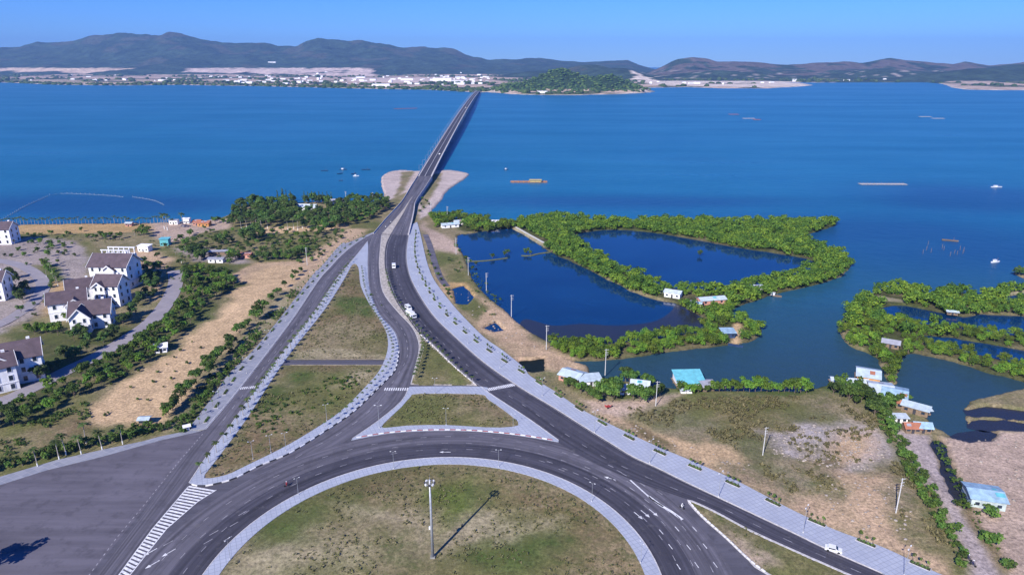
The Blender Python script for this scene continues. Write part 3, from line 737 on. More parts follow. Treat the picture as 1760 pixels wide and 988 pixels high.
# ------------------------------------------------------------------ painted markings
MK = MB(); MKF = MB(); ZM = .135
def strip(mb, pts, wd, z=ZM):
    c = [Vector((p[0], p[1], 0)) for p in pts]; b = len(mb.v)
    for i, p in enumerate(c):
        t = (c[min(i+1, len(c)-1)]-c[max(i-1, 0)]).normalized(); nn = Vector((-t.y, t.x, 0))*wd/2
        a, q = p+nn, p-nn; mb.v += [(a.x, a.y, z), (q.x, q.y, z)]
    for i in range(len(c)-1): mb.f.append((b+2*i+1, b+2*i+3, b+2*i+2, b+2*i))
def cum(pts):
    c = [Vector((p[0], p[1], 0)) for p in pts]; L = [0]
    for a, b in zip(c, c[1:]): L.append(L[-1]+(b-a).length)
    return c, L
def dashes(mb, pts, wd, on, off, z=ZM, start=0, end=None):
    c, L = cum(pts); s = start; end = end or L[-1]
    def at(t):
        t = min(t, L[-1]-1e-3); j = max(i for i in range(len(L)-1) if L[i] <= t); return c[j].lerp(c[j+1], (t-L[j])/(L[j+1]-L[j]+1e-9))
    while s+on < end:
        strip(mb, [at(s), at(s+on/2), at(s+on)], wd, z); s += on+off
def between(A, B, t, n=60):
    A = resample(world(A), n); B = resample(world(B), n); return [tuple(a.lerp(b, t)) for a, b in zip(A, B)]
for t in (.4,): dashes(MKF, between(R_LEFT, R_RIGHT, t, 120), .16, 2.6, 6.5)
strip(MKF, between(R_LEFT, R_RIGHT, .955, 120), .16); dashes(MKF, between(R_LEFT[:12], R_RIGHT[:9], .05, 80), .2, 20, 1)
for t in (.5,): dashes(MKF, between(M_LEFT, M_RIGHT, t), .18, 3, 6)
strip(MKF, between(M_LEFT, M_RIGHT, .05), .14)
dashes(MKF, between(L_LEFT, L_RIGHT[:10], .5), .18, 3, 6); strip(MK, between(L_LEFT, L_RIGHT[:10], .03), .3)
for rd in (5.5, 9.5, 14.0): dashes(MKF, W(circ(RO+rd, 220, R(-30), R(215))), .16, 2.2, 6.5, .121)
# zebra hatching of the merge
A = resample([P(324, 836), P(300, 866), P(262, 909), P(205, 988), P(150, 1060)], 80); B = resample([P(372, 842), P(340, 862), P(286, 909), P(220, 990), P(156, 1064)], 80)
for i in range(0, 74):
    a, b = A[i], B[i+1]
    if i % 2 == 0: strip(MK, [a, b], .75)
strip(MK, [P(324, 836), P(262, 909), P(203, 990)], .28, .139); strip(MK, [P(372, 842), P(340, 862), P(286, 909), P(222, 990)], .28, .139)
# crosswalks
def cross(p0, p1, ln, n, wd=.5):
    a, b = Vector(P(*p0)), Vector(P(*p1)); d = (b-a).normalized(); q = Vector((-d.y, d.x))*ln/2
    for k in range(n):
        c = a.lerp(b, (k+.5)/n); strip(MK, [c-q, c+q], wd)
cross((660,669), (706,669), 2.6, 12, .5); cross((838,670), (884,661), 2.6, 15, .55); cross((409,668), (440,665), 2.2, 9, .45)
# white streak and arrows on the fan of asphalt
for pts, wd in ((((1083,825),(1100,840),(1120,858),(1140,871)), .5), (((1115,853),(1135,868),(1155,880),(1173,893)), .95)): strip(MK, W(pts), wd)
for x, y in ((1045,799),(1060,808),(1050,822),(1068,813),(1100,830),(1082,838),(1049,839),(1108,858),(1130,844),(1133,910),(1160,905),(1190,905),(1149,935),(1180,936),(1208,934),(1163,969),(1194,966),(1226,966),(1162,885),(1018,818),(1005,802),(985,812),(960,806),(985,780),(940,793)):
    a = Vector(P(x, y)); ctr = Vector((CX, CY)); rad = (a-ctr); t = Vector((rad.y, -rad.x)).normalized()
    if x > 1120 and y > 900: t = (t+Vector((.35, -1))).normalized()
    strip(MK if y > 880 else MKF, [a, a+t*2.2], .22)
def arrow(px, py, ang, mb=MK, s=1.0):
    x, y = P(px, py); d = Vector((math.cos(ang), math.sin(ang))); n = Vector((-d.y, d.x)); o = Vector((x, y))
    strip(mb, [o-d*2*s, o+d*.6*s], .25); b = len(mb.v)
    for q in (o+d*.6*s+n*.6*s, o+d*.6*s-n*.6*s, o+d*2*s): mb.v.append((q.x, q.y, ZM))
    mb.f.append((b, b+1, b+2))
for x, y, a in ((1097,886,-60),(1109,883,-60),(1123,881,-60),(258,949,235),(290,950,235),(262,970,235),(1048,822,150),(765,777,180)): arrow(x, y, R(a))
for x, y in ((281,938),(350,935),(360,920),(395,905),(384,930),(410,886)): 
    a = Vector(P(x, y)); strip(MKF, [a, a+Vector((1.6, 2.2))], .22)
dashes(MKF, W([(152,990),(200,925),(250,865),(310,790),(352,742)]), .2, .9, 1.1)
tag(MK.build('road_markings', M_PAINT), kind='structure'); tag(MKF.build('faded_road_markings', M_PAINTF), kind='structure')

# ------------------------------------------------------------------ bridge approach embankment and bridge
ST_ = [((642,402),(703,404),.13),((652,390),(706,391),.6),((664,376),(709,378),1.2),((679,360),(712,362),1.9),((692,345),(715,346),2.6),((706,322),(731,322),3.4),((718,303),(743,303),4.3)]
def station(k):
    a, b, z = ST_[k]; return Vector((*P(a[0], a[1], z), z)), Vector((*P(b[0], b[1], z), z))
sa = smooth([tuple(station(k)[0]) for k in range(7)], 6); sb = smooth([tuple(station(k)[1]) for k in range(7)], 6)
V = []; F = []
for a, b in zip(sa, sb):
    V += [tuple(a), tuple(b), (b[0]+.2, b[1], -1.6), (a[0]-.2, a[1], -1.6)]
for i in range(len(sa)-1):
    q = 4*i; F += [(q, q+4, q+7, q+3), (q+1, q+2, q+6, q+5), (q, q+1, q+5, q+4)]
F.append((4*(len(sa)-1), 4*(len(sa)-1)+1, 4*(len(sa)-1)+2, 4*(len(sa)-1)+3))
tag(link('approach_embankment', newmesh('approach_embankment', V, F, M_DECKC)), kind='structure')
ins = lambda A, B, t: [tuple(Vector(a).lerp(Vector(b), t)) for a, b in zip(A, B)]
ribbon('approach_road', ins(sa, sb, .03), ins(sa, sb, .96), .02, M_ASPH2, 60)
md0 = []; md1 = []
for i, (a, b) in enumerate(zip(sa, sb)):
    u = i/(len(sa)-1)
    if u > .74: break
    t0, t1 = .23+.30*(u/.74)**1.3, .48+.07*(u/.74); a, b = Vector(a), Vector(b); md0.append(tuple(a.lerp(b, t0))); md1.append(tuple(a.lerp(b, t1)))
ribbon('median_strip', md0, md1, .16, MATS['median_stone'], 40, 2)
for t_ in (.04, .955, .75): 
    mk_ = MB(); c_ = ins(sa, sb, t_); b_ = 0
    for i, p_ in enumerate(c_):
        tt = (Vector(c_[min(i+1, len(c_)-1)])-Vector(c_[max(i-1, 0)])); nn = Vector((-tt.y, tt.x, 0)).normalized()*.1; mk_.v += [tuple(Vector(p_)+nn+Vector((0, 0, .045))), tuple(Vector(p_)-nn+Vector((0, 0, .045)))]
    for i in range(len(c_)-1):
        if t_ != .75 or i % 2: mk_.f.append((2*i, 2*i+1, 2*i+3, 2*i+2))
    tag(mk_.build('road_markings', M_PAINTF), kind='structure')
A0 = (Vector(sa[-1])+Vector(sb[-1]))/2; WB = (Vector(sa[-1])-Vector(sb[-1])).length
B0 = Vector((*P(822, 156.5, 6), 6)); BD = (B0-A0).xy; BL = BD.length; BD.normalize(); BN = Vector((-BD.y, BD.x))
print('bridge width', WB, 'length', BL)
WB = 17.0
def bz(s): u = s/BL; return A0.z+(B0.z-A0.z)*u+11*math.sin(math.pi*min(1, max(0, u)))**.8
def bp(s, off, dz=0): c = A0.xy+BD*s+BN*off; return (c.x, c.y, bz(s)+dz)
br = thing('bridge', 'long low concrete girder bridge crossing the bay on piers', 'bridge', (A0.x, A0.y, 0))
def brel(mb, nm, m):
    me = mb.mesh(nm, m)
    me.transform(Matrix.Translation((-A0.x, -A0.y, 0))); return par(nm, me, br)
NB = 120
def sweep(prof, s0=0, s1=None, n=NB):
    s1 = s1 or BL; mb = MB(); k = len(prof)
    for i in range(n+1):
        s = s0+(s1-s0)*i/n
        for o, dz in prof: mb.v.append(bp(s, o, dz))
    for i in range(n):
        for j in range(k):
            mb.f.append((i*k+j, i*k+(j+1) % k, (i+1)*k+(j+1) % k, (i+1)*k+j))
    mb.f.append(tuple(range(k))); mb.f.append(tuple(range(n*k, n*k+k))); return mb
h = WB/2
brel(sweep([(-h, 0), (h, 0), (h, -.6), (h-2.2, -.8), (h-2.6, -2.6), (-h+2.6, -2.6), (-h+2.2, -.8), (-h, -.6)]), 'deck', M_DECKC)
brel(sweep([(-h+2.0, .03), (h-2.0, .03), (h-2.0, -.2), (-h+2.0, -.2)]), 'roadway', M_ASPHD)
for sgn in (-1, 1):
    brel(sweep([(sgn*h, 1.1), (sgn*(h-.3), 1.1), (sgn*(h-.3), .01), (sgn*h, .01)]), 'parapet', M_DECKC)
    brel(sweep([(sgn*(h-2.0), .3), (sgn*(h-.35), .3), (sgn*(h-.35), .02), (sgn*(h-2.0), .02)]), 'walkway', M_KERB)
brel(sweep([(-.25, .55), (.25, .55), (.3, .04), (-.3, .04)]), 'median_barrier', M_KERB)
s = 26.0
while s < BL-10:
    mb = MB(); c = bp(s, 0)
    ang = math.atan2(BD.y, BD.x)
    for o in (-4.6, 0, 4.6):
        q = bp(s, o); mb.tube([(q[0], q[1], -3.5), (q[0], q[1], c[2]-3.8)], .85, 8)
    mb.cbox((c[0], c[1], c[2]-3.2), 2.0, 13.0, 1.3, ang); brel(mb, 'pier', M_DECKC); s += 42
# railing of the approach
for A_, lab in ((sa, 'left'), (sb, 'right')):
    mb = MB(); b = 0
    for i in range(len(A_)):
        p = Vector(A_[i]); t = Vector(A_[min(i+1, len(A_)-1)])-Vector(A_[max(i-1, 0)]); nn = Vector((-t.y, t.x, 0)).normalized()*.15
        mb.v += [tuple(p+nn+Vector((0, 0, 1.0))), tuple(p-nn+Vector((0, 0, 1.0))), tuple(p-nn), tuple(p+nn)]
    for i in range(len(A_)-1):
        for j in range(4): mb.f.append((4*i+j, 4*i+(j+1) % 4, 4*i+4+(j+1) % 4, 4*i+4+j))
    mb.f += [(0, 1, 2, 3), tuple(4*(len(A_)-1)+j for j in range(4))]
    tag(mb.build('parapet_wall', M_KERB), 'low concrete parapet on the %s edge of the embankment leading up to the bridge' % lab, 'wall')
HAZE = 5.6e-5
# ------------------------------------------------------------------ far shore and hills
RIDGE_L = [(-500,100),(-300,92),(-100,90),(0,82),(50,75),(100,72),(140,66),(180,60),(250,57),(310,58),(340,68),(380,74),(440,75),(510,78),(545,68),(600,70),(640,73),(690,80),(730,80),(780,84),(800,92),(840,103),(880,103),(925,100),(960,104),(1000,107),(1050,104),(1080,103),(1100,112),(1120,118),(1150,124),(1200,126),(2400,126)]
RIDGE_R = [(1050,128),(1110,126),(1135,117),(1160,105),(1190,100),(1230,104),(1290,105),(1330,109),(1360,111),(1450,106),(1480,108),(1530,100),(1580,107),(1640,112),(1660,106),(1700,112),(1760,108),(1850,100),(2000,104),(2300,112)]
def ridge(pts, Y):
    q = [PY(x, y, Y) for x, y in pts]; return np.array([a for a, b in q]), np.array([max(b, 0) for a, b in q])
COAST = [(-500,143),(0,142),(100,146),(200,147),(300,146),(440,148),(600,152),(720,154),(790,157),(815,159),(840,158),(860,161),(900,163),(1000,164),(1060,162),(1105,160),(1122,156),(1116,151),(1130,151),(1180,150),(1240,152),(1320,152),(1380,149),(1400,147),(1388,144),(1330,142.5),(1400,142),(1600,141.5),(1618,146),(1630,151),(1650,154),(1700,155),(1860,156),(2200,157)]
def build_far():
    ys = [2700.0]
    while ys[-1] < 11800: ys.append(ys[-1]*1.0055)
    ys = np.array(ys); xs = np.arange(-9500, 11500, 38.0)
    X, Y = np.meshgrid(xs, ys); X = X.ravel(); Y = Y.ravel()
    cst = W(COAST)+[(11500., 4000.), (11500., 12500.), (-9500., 12500.), (-9500., 5000.)]
    s = sdist(X, Y, cst, 400)+(fbm(X*.006, Y*.006, 2)-.5)*60
    z = np.clip(-3+s*.12, -4, 2.5)
    rx, rz = ridge(RIDGE_L, 9500.); H1 = np.interp(X*9500/Y, rx, rz)
    foot = np.clip(1-np.abs(Y-9500)/2300, 0, 1); n = 1-np.abs(fbm(X*.0013+.3, Y*.0013, 31, 5)-.5)*2
    spur = .55+.9*(n-.5)
    pr = foot**1.25; h1 = H1*np.where(foot > .93, 1, 1)*(pr*(1-.55*(1-pr)*(1-spur)*1.8))
    rx2, rz2 = ridge(RIDGE_R, 7000.); H2 = np.interp(X*7000/Y, rx2, rz2, left=0, right=80)
    f2 = np.clip(1-np.abs(Y-7000)/1550, 0, 1); n2 = 1-np.abs(fbm(X*.0022+7, Y*.0022, 57, 5)-.5)*2
    p2 = f2**1.1; h2 = H2*(p2*(1-.9*(1-p2)*(1.3-n2)))
    # middle foothills
    bumps = [(1010, 112, 6000, 330, 420), (1060, 116, 5600, 240, 300), (930, 122, 6200, 330, 380), (1690, 118, 5200, 500, 350), (1760, 112, 5500, 500, 500), (1240, 122, 5900, 500, 250), (1530, 120, 5900, 600, 300)]
    h3 = np.zeros(X.shape)
    for px, py, Yc, sx, sy in bumps:
        x0, zt = PY(px, py, Yc); h3 = np.maximum(h3, zt*np.exp(-((X-x0)/sx)**2-((Y-Yc)/sy)**2))
    # wooded headland beside the far end of the bridge
    h4 = np.zeros(X.shape)
    for px, py, Yc, sx, sy in ((965,117,3480,150,150),(1045,127,3400,130,130),(890,140,3350,100,120),(925,132,3420,100,110),(1085,143,3330,70,90),(1000,128,3450,140,130)):
        x0, zt = PY(px, py, Yc); h4 = np.maximum(h4, (zt-9)*np.exp(-((X-x0)/sx)**2-((Y-Yc)/sy)**2))
    det = (fbm(X*.005, Y*.005, 12, 5)-.5)*1.2
    hh = np.maximum.reduce([h1, h2, h3, h4]); z = z+np.maximum(0, hh-2)*(s > 0)*(1+det*.22)
    # colours
    dens = fbm(X*.004, Y*.004, 71, 4); fine = fbm(X*.012, Y*.012, 15, 3)
    C = np.tile(np.array([.038, .062, .042]), (len(X), 1)); C *= (.35+1.3*fine)[:, None]
    flat = z < 12
    sandy = flat & (dens > .46) & ((X < 900) | (Y < 4800)); C[sandy] = np.array([.50, .38, .30])*(.8+.4*fine[sandy])[:, None]
    grass = flat & (dens <= .46) & (fine > .5); C[grass] = np.array([.12, .13, .07])
    for pts, col, th in (([(-500,119),(0,112),(90,118),(200,118),(285,124),(300,129),(150,130),(0,129),(-500,130)], (.66, .50, .38), .12), ([(318,127),(440,127),(560,127),(640,129),(640,131),(430,130),(320,130)], (.62, .49, .43), .3), ([(590,134),(700,134),(800,136),(820,142),(700,143),(600,141)], (.6, .48, .42), .28),
                         ([(1085,138),(1130,140),(1320,140),(1400,143),(1395,148),(1320,151),(1180,149),(1130,148),(1105,143)], (.66, .56, .48), .2), ([(0,136),(330,139),(600,143),(600,147),(300,144),(100,144),(0,141)], (.45, .36, .26), .5), ([(1620,147),(1640,147),(1650,150),(1622,151)], (.5, .4, .36), .2), ([(1690,134.6),(1700,134),(1712,133.5),(1690,136)], (.5, .4, .36), .45)):
        pl = W(pts); m = (sdist(X, Y, pl, 200)+(fine-.5)*160 > 0) & (dens > th) & (z < 70); C[m] = np.array(col)*(.85+.3*fine[m])[:, None]
    for pts, col, th in (([(1620,143),(1650,140),(1700,134),(1712,132),(1690,140),(1660,146),(1640,152),(1622,150)], (.30, .25, .2), .62),):
        pl = W(pts); m = (sdist(X, Y, pl, 200)+(fine-.5)*160 > 0) & (dens > th) & (z < 70); C[m] = np.array(col)*(.85+.3*fine[m])[:, None]
    bare = (h2 > 25) & (h2 >= h1*.8) & (fbm(X*.005, Y*.005, 91, 4) > .44); C[bare] = np.array([.12, .098, .085])*(.8+.5*fine[bare])[:, None]
    spots = (h2 > 6) & (h2 < 60) & (fbm(X*.02, Y*.02, 23, 2) > .74); C[spots] = (.36, .31, .28)
    bare2 = (H1 > 60) & (z > 60) & (dens > .6); C[bare2] = C[bare2]*.5+np.array([.10, .09, .07])*.5
    C[h4 > 10] = np.array([.03, .055, .022])
    shore = (s > 0) & (s < 26) & ((X < 2200) | (Y < 4600)); C[shore] = (.55, .48, .42)
    F = gridfaces(len(xs), len(ys)); keep = z[F].max(1) > -3.5; F = F[keep]
    used = np.unique(F); mp = np.zeros(len(X), int); mp[used] = np.arange(len(used))
    m, nn, l, b = base('far_land', .95, .05); a = nn.new('ShaderNodeAttribute'); a.attribute_name = 'cover'
    f = _noise(nn, l, _coord(nn, l), .02, 5, .7); c = _mix(nn, l, _ramp(nn, l, f, .3, .7), _mix(nn, l, 1, a.outputs['Color'], (.6, .6, .6), 'MULTIPLY'), _mix(nn, l, 1, a.outputs['Color'], (1.4, 1.4, 1.4), 'MULTIPLY'))
    l.new(c, b.inputs['Base Color']); bp_ = nn.new('ShaderNodeBump'); bp_.inputs['Strength'].default_value = 1.0; bp_.inputs['Distance'].default_value = 45; l.new(_noise(nn, l, _coord(nn, l), .0055, 7, .62), bp_.inputs['Height']); l.new(bp_.outputs[0], b.inputs['Normal'])
    me = fastmesh('hills', np.stack([X, Y, z], 1)[used], mp[F], m); attrs(me, C[used], np.zeros(len(used))); me.shade_smooth()
    tag(link('hills', me), kind='structure')
    return X, Y, z, s, h4, dens, C
FX, FY, FZ, FS, FH4, FD, FC = build_far()
_ico = None
def ico():
    global _ico
    if _ico is None:
        bm = bmesh.new(); bmesh.ops.create_icosphere(bm, subdivisions=2, radius=1); _ico = (np.array([v.co[:] for v in bm.verts]), np.array([[v.index for v in f.verts] for f in bm.faces])); bm.free()
    return _ico
def farwood(name, pts, m, label):
    V0, F0 = ico(); Vs = []; Fs = []; T = []
    for i, (x, y, z, r, hh) in enumerate(pts):
        n = 1+.55*(rng.random(len(V0))-.5); v = V0*n[:, None]*np.array([r, r, hh]); v[:, 2] += hh*.45
        Vs.append(v+np.array([x, y, z])); Fs.append(F0+i*len(V0)); T.append(np.full(len(V0), rng.random())*.6+rng.random(len(V0))*.4)
    me = fastmesh(name, np.concatenate(Vs), np.concatenate(Fs), m)
    a = me.attributes.new('tint', 'FLOAT', 'POINT'); a.data.foreach_set('value', np.concatenate(T).astype(np.float32))
    return tag(link(name, me), label, 'woodland', kind='stuff')
def far_pts(mask, n, r0, r1):
    idx = np.flatnonzero(mask); idx = rng.choice(idx, min(n, len(idx)), replace=False)
    return [(FX[i]+rng.uniform(-19, 19), FY[i]+rng.uniform(-12, 12), FZ[i]-.5, rng.uniform(r0, r1), rng.uniform(r0, r1)*.55) for i in idx]
dark = FC[:, 0] < .2
farwood('headland_wood', far_pts((FH4 > 5) & (FS > 25), 2600, 6, 11)+far_pts((FH4 > 5) & (FS > 25), 1200, 4, 8), M_LEAFD, 'dark green wood covering the round headland past the far end of the bridge')
farwood('far_shore_wood', far_pts((FS > 20) & (FZ < 8) & dark & (FY < 7500), 2600, 9, 20)+far_pts((FS > 12) & (FS < 90) & (FZ < 8) & (FY < 6500) & (FX < 0), 1100, 8, 16), M_LEAFD, 'broken belt of dark trees along the far shore of the bay')

# ------------------------------------------------------------------ haze: the air over the bay
hb = MB().box(-20600, 20600, -20600, 20600, -8, 760)
hm = bpy.data.materials.new('haze_air'); hm.use_nodes = True; hn = hm.node_tree.nodes; hn.remove(hn['Principled BSDF'])
pv = hn.new('ShaderNodeVolumePrincipled'); pv.inputs['Density'].default_value = HAZE; pv.inputs['Color'].default_value = (.26, .50, 1.0, 1); pv.inputs['Anisotropy'].default_value = 0.0
hm.node_tree.links.new(pv.outputs[0], hn['Material Output'].inputs['Volume'])
tag(hb.build('haze', hm), 'thin blue haze in the air over the bay', 'haze', kind='stuff')
# ------------------------------------------------------------------ vegetation
def leafcloud(n, lobes, leaf, seed, up=.35, flat=1.0):
    g = np.random.default_rng(seed); L = np.array(lobes); wgt = L[:, 3]**2; k = g.choice(len(L), n, p=wgt/wgt.sum())
    d = g.normal(size=(n, 3)); d /= np.linalg.norm(d, axis=1)[:, None]; d[:, 2] = np.where(d[:, 2] < -.35, -d[:, 2], d[:, 2])
    rr = (.72+.38*g.random(n))[:, None]
    c = L[k, :3]+d*L[k, 3][:, None]*rr*np.array([1, 1, flat])
    nrm = d+g.normal(size=(n, 3))*.55+np.array([0, 0, up]); nrm /= np.linalg.norm(nrm, axis=1)[:, None]
    a = np.cross(nrm, g.normal(size=(n, 3))); a /= np.linalg.norm(a, axis=1)[:, None]; b = np.cross(nrm, a)
    s = leaf*(.6+.8*g.random(n))[:, None]
    V = np.stack([c-a*s-b*s*.7, c+a*s-b*s*.6, c+a*s*.8+b*s*.7, c-a*s*.7+b*s*.8], 1).reshape(-1, 3)
    F = np.arange(4*n).reshape(-1, 4)
    lt = g.random(len(L)); t = np.clip(lt[k]*.55+g.random(n)*.45, 0, 1)
    return V, F, np.repeat(t, 4)
def leafmesh(name, V, F, T, m):
    me = fastmesh(name, V, F, m); a = me.attributes.new('tint', 'FLOAT', 'POINT'); a.data.foreach_set('value', T.astype(np.float32)); return me
def lobes_round(g, h, r, n=9, z0=.35):
    out = [(0, 0, h*(.5+z0/2), r*.6)]; n = n+3
    for i in range(n):
        a = g.uniform(0, 6.28); q = r*g.uniform(.35, .75); out.append((q*math.cos(a), q*math.sin(a), h*g.uniform(z0+.1, .9), r*g.uniform(.2, .5)))
    return out
PROTO = {}
HIDE = []
def tree_proto(kind, i, crownV, m, trunk_pts, trunk_r, bark=None, extra=None):
    root = empty(kind if kind not in ('x',) else kind, (0, 0, 0))
    par('crown', leafmesh('crown', *crownV, m), root)
    mb = MB()
    for pts, rr in zip(trunk_pts, trunk_r): mb.tube(pts, rr, 6)
    par('trunk', mb.mesh('trunk', bark or M_BARK), root)
    if extra: extra(root)
    PROTO.setdefault(kind, []).append([root, False]); return root
def limbs(g, h, r, n=4, t=.16):
    P_ = [[(0, 0, -.3), (g.uniform(-.1, .1), 0, h*.25), (g.uniform(-.2, .2), g.uniform(-.2, .2), h*.6)]]; R_ = [[t, t*.75, t*.35]]
    for i in range(n):
        a = 6.28*i/n+g.uniform(0, 1); P_.append([(0, 0, h*.25), (r*.3*math.cos(a), r*.3*math.sin(a), h*.42), (r*.6*math.cos(a), r*.6*math.sin(a), h*.6)]); R_.append([t*.6, t*.4, t*.15])
    return P_, R_
def mk_broad(kind, m, h, r, n, leaf, cnt, z0=.35, flat=.85):
    for i in range(cnt):
        g = np.random.default_rng(hash(kind) % 1 + i*13+len(kind)*101); P_, R_ = limbs(g, h, r)
        tree_proto(kind, i, leafcloud(n, lobes_round(g, h, r, z0=z0), leaf, i*7+3, flat=flat), m, P_, R_)
mk_broad('broadleaf_tree', M_LEAF, 6.0, 3.0, 800, .26, 4)
mk_broad('dense_tree', M_LEAFD, 9.0, 4.2, 950, .36, 4, .25)
mk_broad('mangrove_tree', M_MANG, 4.6, 3.1, 1000, .21, 6, .12)
mk_broad('bright_tree', M_LIMEL, 6.5, 3.0, 800, .27, 3, .3)
mk_broad('shrub', M_LEAF, 1.8, 1.3, 220, .2, 3, .1)
for i in range(3):                      # narrow feathery casuarinas
    g = np.random.default_rng(80+i); L_ = [(g.uniform(-.4, .4), g.uniform(-.4, .4), z, max(.5, 1.7*(1-z/13.5))) for z in np.linspace(2.5, 12, 10)]
    tree_proto('casuarina_tree', i, leafcloud(420, L_, .32, 90+i), M_LEAFD, [[(0, 0, -.3), (0, 0, 12)]], [[.16, .04]])
def palm_fronds(g, n, ln, wd, z, droop=.9, x=0, y=0):
    V = []; F = []; T = []
    for k in range(n):
        a = 6.28*k/n+g.uniform(-.2, .2); el = g.uniform(.1, .95); t0 = g.random(); L = ln*g.uniform(.8, 1.1)
        prev = None
        for s in range(6):
            u = s/5; rr = L*(u*math.cos(el*.8)); zz = z+L*(u*math.sin(el)-droop*u*u*.75)
            px, py = x+rr*math.cos(a), y+rr*math.sin(a); ww = wd*(.35+1.3*u*(1-u)*2)*(1 if s < 5 else .3)
            b = len(V); q = (-math.sin(a)*ww, math.cos(a)*ww)
            V += [(px+q[0], py+q[1], zz-ww*.45), (px, py, zz), (px-q[0], py-q[1], zz-ww*.45)]; T += [t0*.7+.1]*3
            if prev is not None: F += [(prev, prev+1, b+1, b), (prev+1, prev+2, b+2, b+1)]
            prev = b
    return np.array(V), np.array(F), np.array(T)
for i in range(3):                      # tall palms with limewashed feet
    g = np.random.default_rng(40+i); lx, ly = g.uniform(-.5, .5), g.uniform(-.4, .4)
    def foot(root): mb = MB(); mb.tube([(0, 0, 0), (lx*.05, ly*.05, 1.5)], [.2, .19], 8); par('limewash_band', mb.mesh('limewash_band', M_LIME), root)
    tree_proto('palm_tree', i, palm_fronds(g, 15, 2.3, .34, 7.2, x=lx, y=ly), M_PALM, [[(0, 0, -.2), (lx*.2, ly*.2, 3), (lx, ly, 7.2)]], [[.18, .14, .11]], M_PALMB, foot)
for i in range(3):                      # small planted palms
    g = np.random.default_rng(60+i)
    tree_proto('young_palm', i, palm_fronds(g, 11, 1.25, .24, 2.9), M_PALM, [[(0, 0, -.1), (0, 0, 2.9)]], [[.1, .07]], M_PALMB)
for i in range(3):                      # staked saplings in planters
    g = np.random.default_rng(70+i)
    tree_proto('sapling', i, leafcloud(70, [(0, 0, 2.9, .55), (.2, .1, 2.5, .4), (-.2, .1, 3.2, .35)], .16, 70+i), M_LEAF, [[(0, 0, 0), (0, 0, 2.8)], [(.35, 0, 0), (0, 0, 1.7)], [(-.3, .3, 0), (0, 0, 1.7)]], [[.05, .03], [.025, .025], [.025, .025]])
NUSE = {}
def put(kind, x, y, z, label, cat, group, s=1.0, name=None):
    L = PROTO[kind]; k = NUSE.get(kind, 0); NUSE[kind] = k+1; e = L[k % len(L)]; rz = random.uniform(0, 6.28)
    sc = (s*random.uniform(.92, 1.1), s*random.uniform(.92, 1.1), s*random.uniform(.88, 1.12)) if kind not in ('palm_tree', 'young_palm', 'sapling') else s
    if not e[1]:
        e[1] = True; o = e[0]; o.location = (x, y, z); o.rotation_euler = (0, 0, rz); o.scale = sc if isinstance(sc, tuple) else (s, s, s)
        tag(o, label, cat, group); return o
    o = dup(e[0], (x, y, z), rz, sc, label, group); o['category'] = cat; return o
def scatter(poly, sp, n=4000, holes=(), margin=0, seed=1, pts=None):
    g = np.random.default_rng(seed); xs = [p[0] for p in poly]; ys = [p[1] for p in poly]
    X = g.uniform(min(xs), max(xs), n); Y = g.uniform(min(ys), max(ys), n); ok = sdist(X, Y, poly, 10) > margin
    for h_ in holes: ok &= sdist(X, Y, h_, 10) < -margin
    out = pts if pts is not None else []; cell = {}
    for x, y in out: cell.setdefault((int(x//sp), int(y//sp)), []).append((x, y))
    res = []
    for x, y in zip(X[ok], Y[ok]):
        c = (int(x//sp), int(y//sp))
        if all((x-a)**2+(y-b)**2 > sp*sp for i in (-1, 0, 1) for j in (-1, 0, 1) for a, b in cell.get((c[0]+i, c[1]+j), ())):
            cell.setdefault(c, []).append((x, y)); res.append((float(x), float(y)))
    return res
# ---- mangroves on the dykes
CLEAR = [W([(1140,500),(1172,502),(1182,512),(1252,510),(1252,524),(1225,530),(1200,534),(1180,526),(1142,512)]), W([(1242,566),(1258,556),(1276,556),(1276,590),(1258,592),(1242,584)]), W([(752,368),(800,372),(806,400),(760,402)]), W([(842,376),(862,376),(862,392),(842,392)]), W([(884,386),(945,418),(938,428),(878,396)]), W([(1296,492),(1312,490),(1312,506),(1296,506)]), W([(1518,575),(1552,578),(1552,612),(1520,612)]), W([(1500,505),(1560,507),(1560,517),(1500,524)])]
mgB = scatter(LANDB, 3.7, 26000, [POND1, POND2], .25, 3)
landmain_cut = W([(700,360),(880,382),(893,395),(800,400),(830,480),(900,560),(965,575),(985,600),(985,640),(700,640)])
mgB = [p for p in mgB if not pip(*p, landmain_cut)]
mgC = scatter(LANDC, 3.9, 16000, [POND3, POND3B, POND4], .3, 4)
ex = scatter(W([(950,588),(1000,590),(1040,592),(1030,616),(975,612),(945,598)]), 3.6, 800, (), 0, 5)
gap = [p for p in mgB+mgC+ex if not any(pip(p[0], p[1], c) for c in CLEAR)]
gap = [p for p in gap if p[0] < .80*p[1]+40]
gap.sort(key=lambda p: p[1]+random.uniform(-25, 25))
LAB = [(LANDC, 'bushy bright green mangrove tree on the curved dyke at the right edge of the bay inlet', 'mangroves on the right hand dykes')]
near_m = gap[:295]; far_m = gap[295:]
